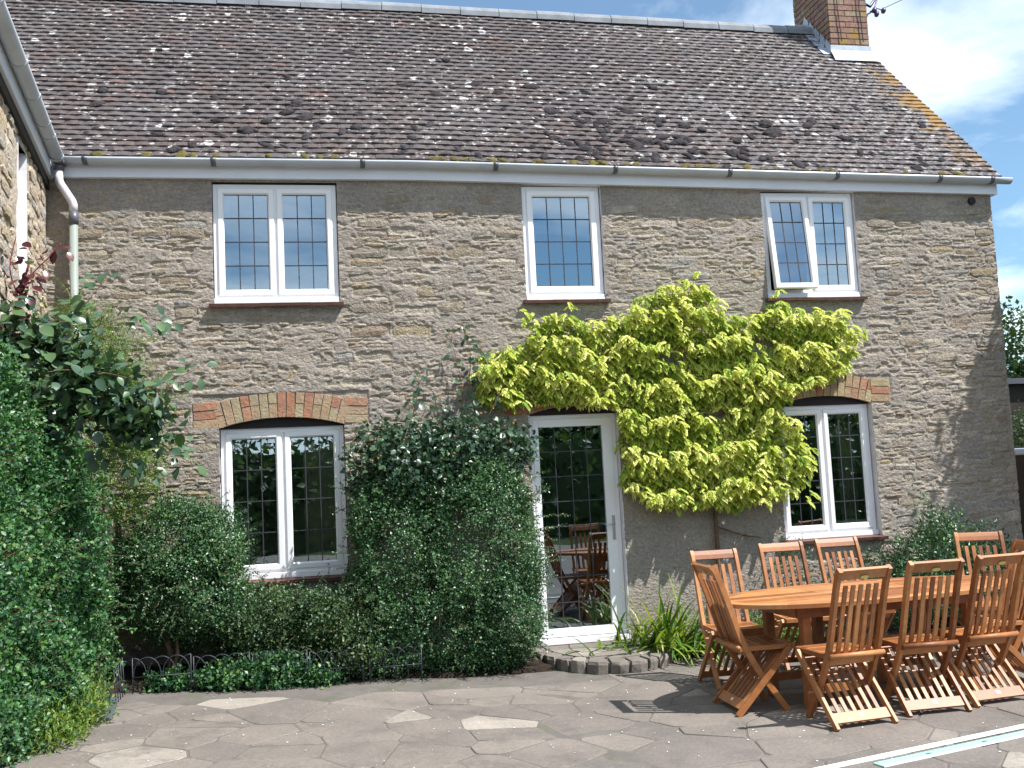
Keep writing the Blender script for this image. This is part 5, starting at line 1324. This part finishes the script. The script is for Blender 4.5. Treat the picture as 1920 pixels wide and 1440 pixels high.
# rim in eight segments
for s in range(8):
    idx=[(9*s+k)%72 for k in range(10)]; V=[];F=[]
    for k in idx:
        (xo,yo),(xi,yi)=ring_o[k],ring_i[k]; V+=[(xi,yi,zt-.032),(xo,yo,zt-.032),(xo*1.003,yo*1.006,zt-.004),(xo*.997,yo*.994,zt),(xi,yi,zt)]
    for k in range(9):
        for j in range(5): F.append((5*k+j,5*k+5+j,5*k+5+(j+1)%5,5*k+(j+1)%5))
    F+=[(0,1,2,3,4),tuple(reversed([45+j for j in range(5)]))]
    MB().add(V,[tuple(reversed(f)) for f in F],random.Random(s).random()).build('rim_segment',M['wood'],tb)
# boards along the table, in three leaves
q=random.Random(8); nb=9
for j in range(nb):
    ya=-hb*.85+2*hb*.85*j/nb+.0022; yb=-hb*.85+2*hb*.85*(j+1)/nb-.0022
    for (xa,xb) in ((-ha,-.36),(-.355,.355),(.36,ha)):
        poly=[(xa,ya),(xb,ya),(xb,yb),(xa,yb)]
        for k in range(0,72,2):   # clip to the inner ring
            p=ring_i[k]; r_=ring_i[(k+2)%72]; ex,ey=r_[0]-p[0],r_[1]-p[1]; nx_,ny_=ey,-ex; poly=clip(poly,nx_,ny_,nx_*p[0]+ny_*p[1]) if len(poly)>2 else []
        if len(poly)<3: continue
        MB().prism(poly,zt-.026,zt-.0008-q.uniform(0,.0012),q.random()).build('board',M['wood'],tb)
# parasol hole plug, apron, legs
MB().tube([(0,0,zt-.01),(0,0,zt+.003)],.03,16).build('parasol_plug',M['brass'],tb)
for (xa,xb,y) in ((-.74,.74,-.28),(-.74,.74,.28)): MB().box(xa,xb,y-.012,y+.012,zt-.115,zt-.034).build('apron_rail',M['wood'],tb,bevel=.002)
for x in (-.74,.74,-.32,.32): MB().box(x-.012,x+.012,-.267,.267,zt-.112,zt-.034).build('apron_rail',M['wood'],tb,bevel=.002)
for sx in (-1,1):
    for x in (.66,.26):
        for y in (-.24,.24): MB().box(sx*x-.031,sx*x+.031,y-.031,y+.031,.006,zt-.036).build('leg',M['wood'],tb,bevel=.003)
    for y in (-.24,.24): MB().box(min(sx*.292,sx*.628),max(sx*.292,sx*.628),y-.011,y+.011,.10,.16).build('stretcher',M['wood'],tb,bevel=.002)
MB().bar((-.62,-.22,.20),(.62,.22,.20),.05,.018,side=(-.37,.93,0)).build('stretcher',M['wood'],tb)

# ================================================================== CHAIRS (folding, X frame)
def arc_pts(P,n=4):
    P=[Vector(p) for p in P]; out=[]
    for i in range(len(P)-1):
        p0=P[max(i-1,0)];p1=P[i];p2=P[i+1];p3=P[min(i+2,len(P)-1)]
        for k in range(n):
            t=k/n; out.append(.5*((2*p1)+(-p0+p2)*t+(2*p0-5*p1+4*p2-p3)*t*t+(-p0+3*p1-3*p2+p3)*t**3))
    out.append(P[-1]); return out
def ribbon(y, path, w, t, r=0):   # member of width w (across, local y) and thickness t following a side profile (s,z)
    mb=MB(); n=len(path); V=[]
    for i,(s,z) in enumerate(path):
        a=path[max(i-1,0)]; b=path[min(i+1,n-1)]; L=math.hypot(b[0]-a[0],b[1]-a[1]); ns,nz=-(b[1]-a[1])/L,(b[0]-a[0])/L
        for dy_,dt in ((-w/2,-t/2),(w/2,-t/2),(w/2,t/2),(-w/2,t/2)): V.append((s+ns*dt, y+dy_, z+nz*dt))
    F=[(4*i+j,4*i+4+j,4*i+4+(j+1)%4,4*i+(j+1)%4) for i in range(n-1) for j in range(4)]+[(0,1,2,3),tuple(reversed([4*n-4+j for j in range(4)]))]
    return mb.add(V,F,r)
# side profile (s forward, z up): back frame curves from the top rail down to the front foot
BK=[(-.105,.985),(-.083,.955),(-.052,.88),(-.018,.78),(.02,.66),(.06,.53),(.10,.43),(.185,.27),(.285,.13),(.375,.0)]
back=[(p.x,p.y) for p in arc_pts([(a,b,0) for a,b in BK],2)]
up_=[p for p in back if p[1]>.955]; slat_path=[p for p in back if .45<p[1]<.93]
WO,WI=.445,.385
def make_chair():
    t=empty('folding_chair',(0,0,0),'x','chair','folding slatted hardwood chairs round the garden table'); w=M['wood']; q=random.Random(1)
    for s in (-1,1):
        ribbon(s*(WI/2-.014),back,.028,.040,q.random()).build('back_stile',w,t,bevel=.002)
        MB().bar((0,s*(WO/2-.0115),0),(.402,s*(WO/2-.0115),.425),.023,.040,side=(0,1,0),r=q.random()).build('leg',w,t,bevel=.002)
    tr=[p for p in back if p[1]>.905]
    ribbon(0,tr,WI-.054,.020,q.random()).build('top_rail',w,t,bevel=.002)
    for i in range(6):
        y=(-WI/2+.025)+(WI-.05)*(i+.5)/6*1.0
    ns=5
    for i in range(ns):
        y=(-WI/2+.025)+(WI-.05)*(i+1)/(ns+1); ribbon(y,slat_path+[(-.062,.905)] if False else [p for p in back if .40<p[1]<.915],.028,.013,q.random()).build('back_slat',w,t)
    ribbon(0,[(.107,.415),(.128,.372)],WI-.054,.018,q.random()).build('lower_back_rail',w,t)
    MB().tube([(.045,-WI/2-.002,.437),(.045,WI/2+.002,.437)],.017,10,r=q.random()).build('rear_seat_bar',w,t,smooth=True)
    # rear leg panel: rails and slats between the straight legs
    ex=Vector((.402,0,.425)).normalized(); nrm=Vector((-ex.z,0,ex.x))
    def onleg(u,off=0): v=ex*u+nrm*off; return (v.x,v.z)
    Lg=Vector((.402,0,.425)).length
    ribbon(0,[onleg(.045),onleg(.115)],WO-.050,.018,q.random()).build('lower_rail',w,t,bevel=.0015)
    ribbon(0,[onleg(Lg-.07),onleg(Lg-.02)],WO-.050,.018,q.random()).build('front_rail',w,t)
    ns=6
    for i in range(ns):
        y=(-WO/2+.025)+(WO-.05)*(i+1)/(ns+1); ribbon(y,[onleg(.115),onleg(Lg-.07)],.025,.011,q.random()).build('leg_slat',w,t)
    # seat: side rails and cross slats
    for s in (-1,1): MB().box(.05,.435,s*(WO/2-.042)-.010,s*(WO/2-.042)+.010,.413,.443,q.random()).build('seat_rail',w,t,bevel=.002)
    for i in range(8):
        x=.062+.046*i; MB().box(x,x+.034,-(WO/2-.054),WO/2-.054,.428+.004*abs(i-3.5)/3.5,.441+.004*abs(i-3.5)/3.5,q.random()).build('seat_slat',w,t)
    MB().box(.425,.447,-(WO/2-.022),WO/2-.022,.410,.446,q.random()).build('seat_front_rail',w,t,bevel=.004)
    # maker's plates: oval brass on the top rail, small sticker on the lower rail
    p=Vector((-.079,0,.937)); d1=Vector((-.45,0,.89)); pl=MB(); V=[]; nb_=Vector((-.9,0,-.42))
    nrm_b=Vector((-.92,0,-.39)).normalized(); tz=Vector((-.39,0,.92)); 
    for k in range(16): a=2*math.pi*k/16; v=p+nrm_b*.0165+Vector((0,math.cos(a)*.029,0))+tz*(math.sin(a)*.0125); V.append(tuple(v))
    pl.add(V,[tuple(range(16))]); pl.build('plate',M['brass'],t)
    s_,z_=onleg(.085); st=MB(); c=ex*.085+nrm*.0105; st.add([tuple(c+Vector((0,-.017,0))-ex*.012),tuple(c+Vector((0,.017,0))-ex*.012),tuple(c+Vector((0,.017,0))+ex*.012),tuple(c+Vector((0,-.017,0))+ex*.012)],[(0,1,2,3)]); st.build('sticker',M['paper'],t)
    return t
proto=make_chair()
def copy_thing(o):
    c=o.copy(); C.objects.link(c)
    for ch in o.children:
        d=ch.copy(); C.objects.link(d); d.parent=c
    return c
chairs=[((3.262,-3.244),95.2,'front row chair nearest the left end of the table, back to the camera'),
((3.838,-3.138),89,'middle chair of the three in the front row with backs to the camera'),
((4.372,-3.05),95.2,'rightmost front row chair, its back in front of another slatted chair'),
((2.640,-2.494),-.6,'chair standing at the left end of the table seen from the side'),
((3.03,-1.56),-93,'back row chair nearest the strap leaf plant, facing the camera'),
((3.735,-1.293),-94.5,'back row chair second from the left facing the camera'),
((4.300,-1.194),-92.1,'back row chair below the lower right window facing the camera'),
((5.42,-1.50),-112,'chair at the right edge of the photograph behind the table'),
((5.06,-2.42),172,'chair at the right end of the table behind the front row')]
for i,((x,y),a,lab) in enumerate(chairs):
    o=proto if i==0 else copy_thing(proto)
    o.location=(x,y,0.003); o.rotation_euler=(0,0,math.radians(a)); o['label']='slatted folding '+lab

# ================================================================== SMALL THINGS ON THE GROUND
t=empty('plastic_trim',(3.3,-3.9,.0),'long white and mint green plastic strip lying on the paving at the bottom right','plastic strip')
def strip(p,q_,w0,w1,z0,z1,mat,name):
    p=Vector(p);q_=Vector(q_); d=(q_-p).normalized(); n=Vector((-d.y,d.x)); V=[]
    for z in (z0,z1):
        for a,b in ((p,w0),(q_,w0),(q_,w1),(p,w1)): v=a+n*b; V.append((v.x,v.y,z))
    return at0(t,MB().add(V,[(0,3,2,1),(4,5,6,7),(0,1,5,4),(1,2,6,5),(2,3,7,6),(3,0,4,7)]).build(name,mat,t))
A0=(2.30,-4.02); A1=(4.6,-3.475)
strip(A0,A1,-.006,.022,.004,.020,M['whitep'],'white_edge')
strip((2.90,-3.975),(4.6,-3.57),-.028,.040,.004,.010,M['mint'],'mint_face')
strip((2.90,-3.975),(4.6,-3.57),-.040,-.029,.004,.014,M['whitep'],'white_edge')
for u in (.2,.45,.7): 
    x=2.90+1.7*u; y=-3.975+.405*u; strip((x,y),(x+.04,y+.0095),-.002,.010,.0105,.0115,M['stain'],'printed_mark')
o=MB().add([(-1.80,-1.02,g(-1.8)+.006),(-1.56,-1.10,g(-1.56)+.008),(-1.47,-1.80,g(-1.47)+.008),(-1.62,-1.88,g(-1.6)+.006),(-1.80,-1.02,g(-1.8)+.022),(-1.56,-1.10,g(-1.56)+.024),(-1.47,-1.80,g(-1.47)+.024),(-1.62,-1.88,g(-1.6)+.022)],[(4,7,6,5),(0,1,2,3),(0,4,5,1),(1,5,6,2),(2,6,7,3),(3,7,4,0)]).build('drain_cover',M['slate'],bevel=.006)
tag(o,'blue grey slate cover lying on the paving beside the left hedge','cover')
# fallen petals and crumbs on the paving
q=random.Random(17); pb=MB()
for k in range(420):
    x=q.uniform(-1.7,7); y=q.uniform(-4.6,-1.0); s=q.uniform(.003,.009); a=q.uniform(0,6); z=g(x)+.006
    pb.add([(x+s*math.cos(a+j*1.57)*q.uniform(.6,1),y+s*math.sin(a+j*1.57)*q.uniform(.6,1),z+q.uniform(0,.003)) for j in range(4)],[(0,1,2,3)])
pb.build('petal_litter',M['whitep'],kind='stuff',label='tiny pale petals and crumbs scattered over the paving',cat='litter')
wb2=MB()
for k in range(260):
    x=q.uniform(-1.6,1.6) if k<150 else q.uniform(1.5,3.3); y=(-.90+q.uniform(-.05,.06)) if k<150 else (-.02-1.06*math.sqrt(max(0,1-((x-2.42)/.72)**2)) if abs(x-2.42)<.71 else -.3); s=q.uniform(.01,.03)
    a=q.uniform(0,6); z=g(x)+.005; wb2.add([(x,y,z),(x+s*math.cos(a)*.4,y-s*.3,z+s*.6),(x+s*math.cos(a),y-s*.2,z+s*.9),(x+s*math.cos(a)*.4,y+s*.3,z+s*.5)],[(0,1,2,3)],q.random())
wb2.build('joint_weeds',M['L_hedge'],kind='stuff',label='tiny weeds growing along the bed edge and the door step',cat='weeds')

# ================================================================== BACKGROUND
def tree(label, x, y, h, cr, seed, nl=5000, leaf=.09, mat='L_tree', trunk=.16, group=None, low=.25):
    t=empty('garden_tree',(x,y,-.09),label,'tree',group); q=random.Random(seed)
    at0(t,MB().tube([(x,y,-.09),(x+.1,y,h*.3),(x-.05,y+.1,h*.6),(x,y,h*.85)],[trunk,trunk*.8,trunk*.5,trunk*.2],8).build('trunk',M['bark'],t,smooth=True))
    ells=[]
    for k in range(9):
        a=q.uniform(0,6.28); r=q.uniform(.2,.62)*cr; zz=q.uniform(low,.86)*h; ells.append((x+r*math.cos(a),y+r*math.sin(a),zz,cr*q.uniform(.35,.55),cr*q.uniform(.35,.55),h*q.uniform(.13,.2)))
        at0(t,MB().tube([(x,y,h*.35),(x+r*.5*math.cos(a),y+r*.5*math.sin(a),(zz+h*.35)/2),(x+r*math.cos(a),y+r*math.sin(a),zz)],[trunk*.4,trunk*.25,trunk*.1],6).build('limb',M['bark'],t,smooth=True))
    at0(t,foliage('crown',ells,nl//8,8,leaf,leaf*.36,M[mat],t,seed,clump=leaf*1.6,ymax=1e6,zmin=.1,amp=cr*.12,depth=cr*.3,nsc=1.2/cr*2))
    return t
tree('dark leafy tree seen past the right corner of the house',14.6,8.6,4.7,2.0,201,16000,.11,group=None)
tree('small tree just outside the right edge shading the wall corner',8.30,-1.0,5.1,.9,203,34000,.085,trunk=.06,low=.4)
tree('tall tree on the lawn behind the camera, reflected in the glass',2.5,-23,5.6,3.0,211,9000,.22,group='trees along the far side of the lawn')
tree('broad tree on the lawn behind the camera, reflected in the lower windows',-6,-24,5.4,3.2,213,9000,.22,group='trees along the far side of the lawn')
tree('dark tree on the lawn behind the camera to the right',10,-25,5.8,3.2,215,9000,.22,group='trees along the far side of the lawn')
tree('round tree on the lawn behind the camera to the far right',19,-25,5.6,3.4,217,8000,.22,group='trees along the far side of the lawn')
t=empty('boundary_hedge',(4,-36,-.09),'long dark hedge closing the lawn behind the camera','hedge')
at0(t,MB().box(-34,46,-20.2,-19,-.09,2.6).build('hedge_body',M['L_tree'],t)); 
at0(t,foliage('foliage',[(x,-19.2,1.3,3.2,1.0,1.7) for x in range(-32,46,4)],2600,8,.26,.10,M['L_tree'],t,221,clump=.35,ymax=1e6,zmin=.1,amp=.3,depth=.8,nsc=.6))
# dark shed with pergola beam and pale metal topped bin past the house corner
t=empty('timber_shed',(10.3,4.0,-.09),'dark timber shed past the right corner of the house','shed')
at0(t,MB().box(9.3,12,3.4,5.6,1.9,2.62).build('fascia_board',M['darkwood'],t)); at0(t,MB().box(9.32,12,3.42,5.6,-.09,1.9).build('shed_wall',M['darkwood'],t))
at0(t,MB().box(9.2,12.1,3.3,5.7,2.62,2.70).build('shed_roof',M['slate'],t))
t=empty('storage_bin',(8.3,1.0,-.09),'pale blue topped metal storage bin beyond the house corner','bin')
at0(t,MB().box(7.9,9.2,.7,1.5,-.09,1.62).build('bin_body',M['darkwood'],t)); at0(t,MB().tube([(7.86,.68,1.68),(9.3,.68,1.72)],.05,10).build('bin_lid_rim',M['bluem'],t,smooth=True)); at0(t,MB().box(7.88,9.25,.69,1.52,1.62,1.70).build('bin_lid',M['bluem'],t,bevel=.02))
plain_shrub('corner_bush','green bush growing beyond the right corner of the house','shrub',[(8.2,.3,.7,.45,.4,.75),(8.7,.2,.6,.5,.4,.7),(9.6,2.6,1.9,.7,.4,.35)],1000,8,.05,.016,'L_tree',231,(8.4,.3,-.05),0,ymax=1e6)
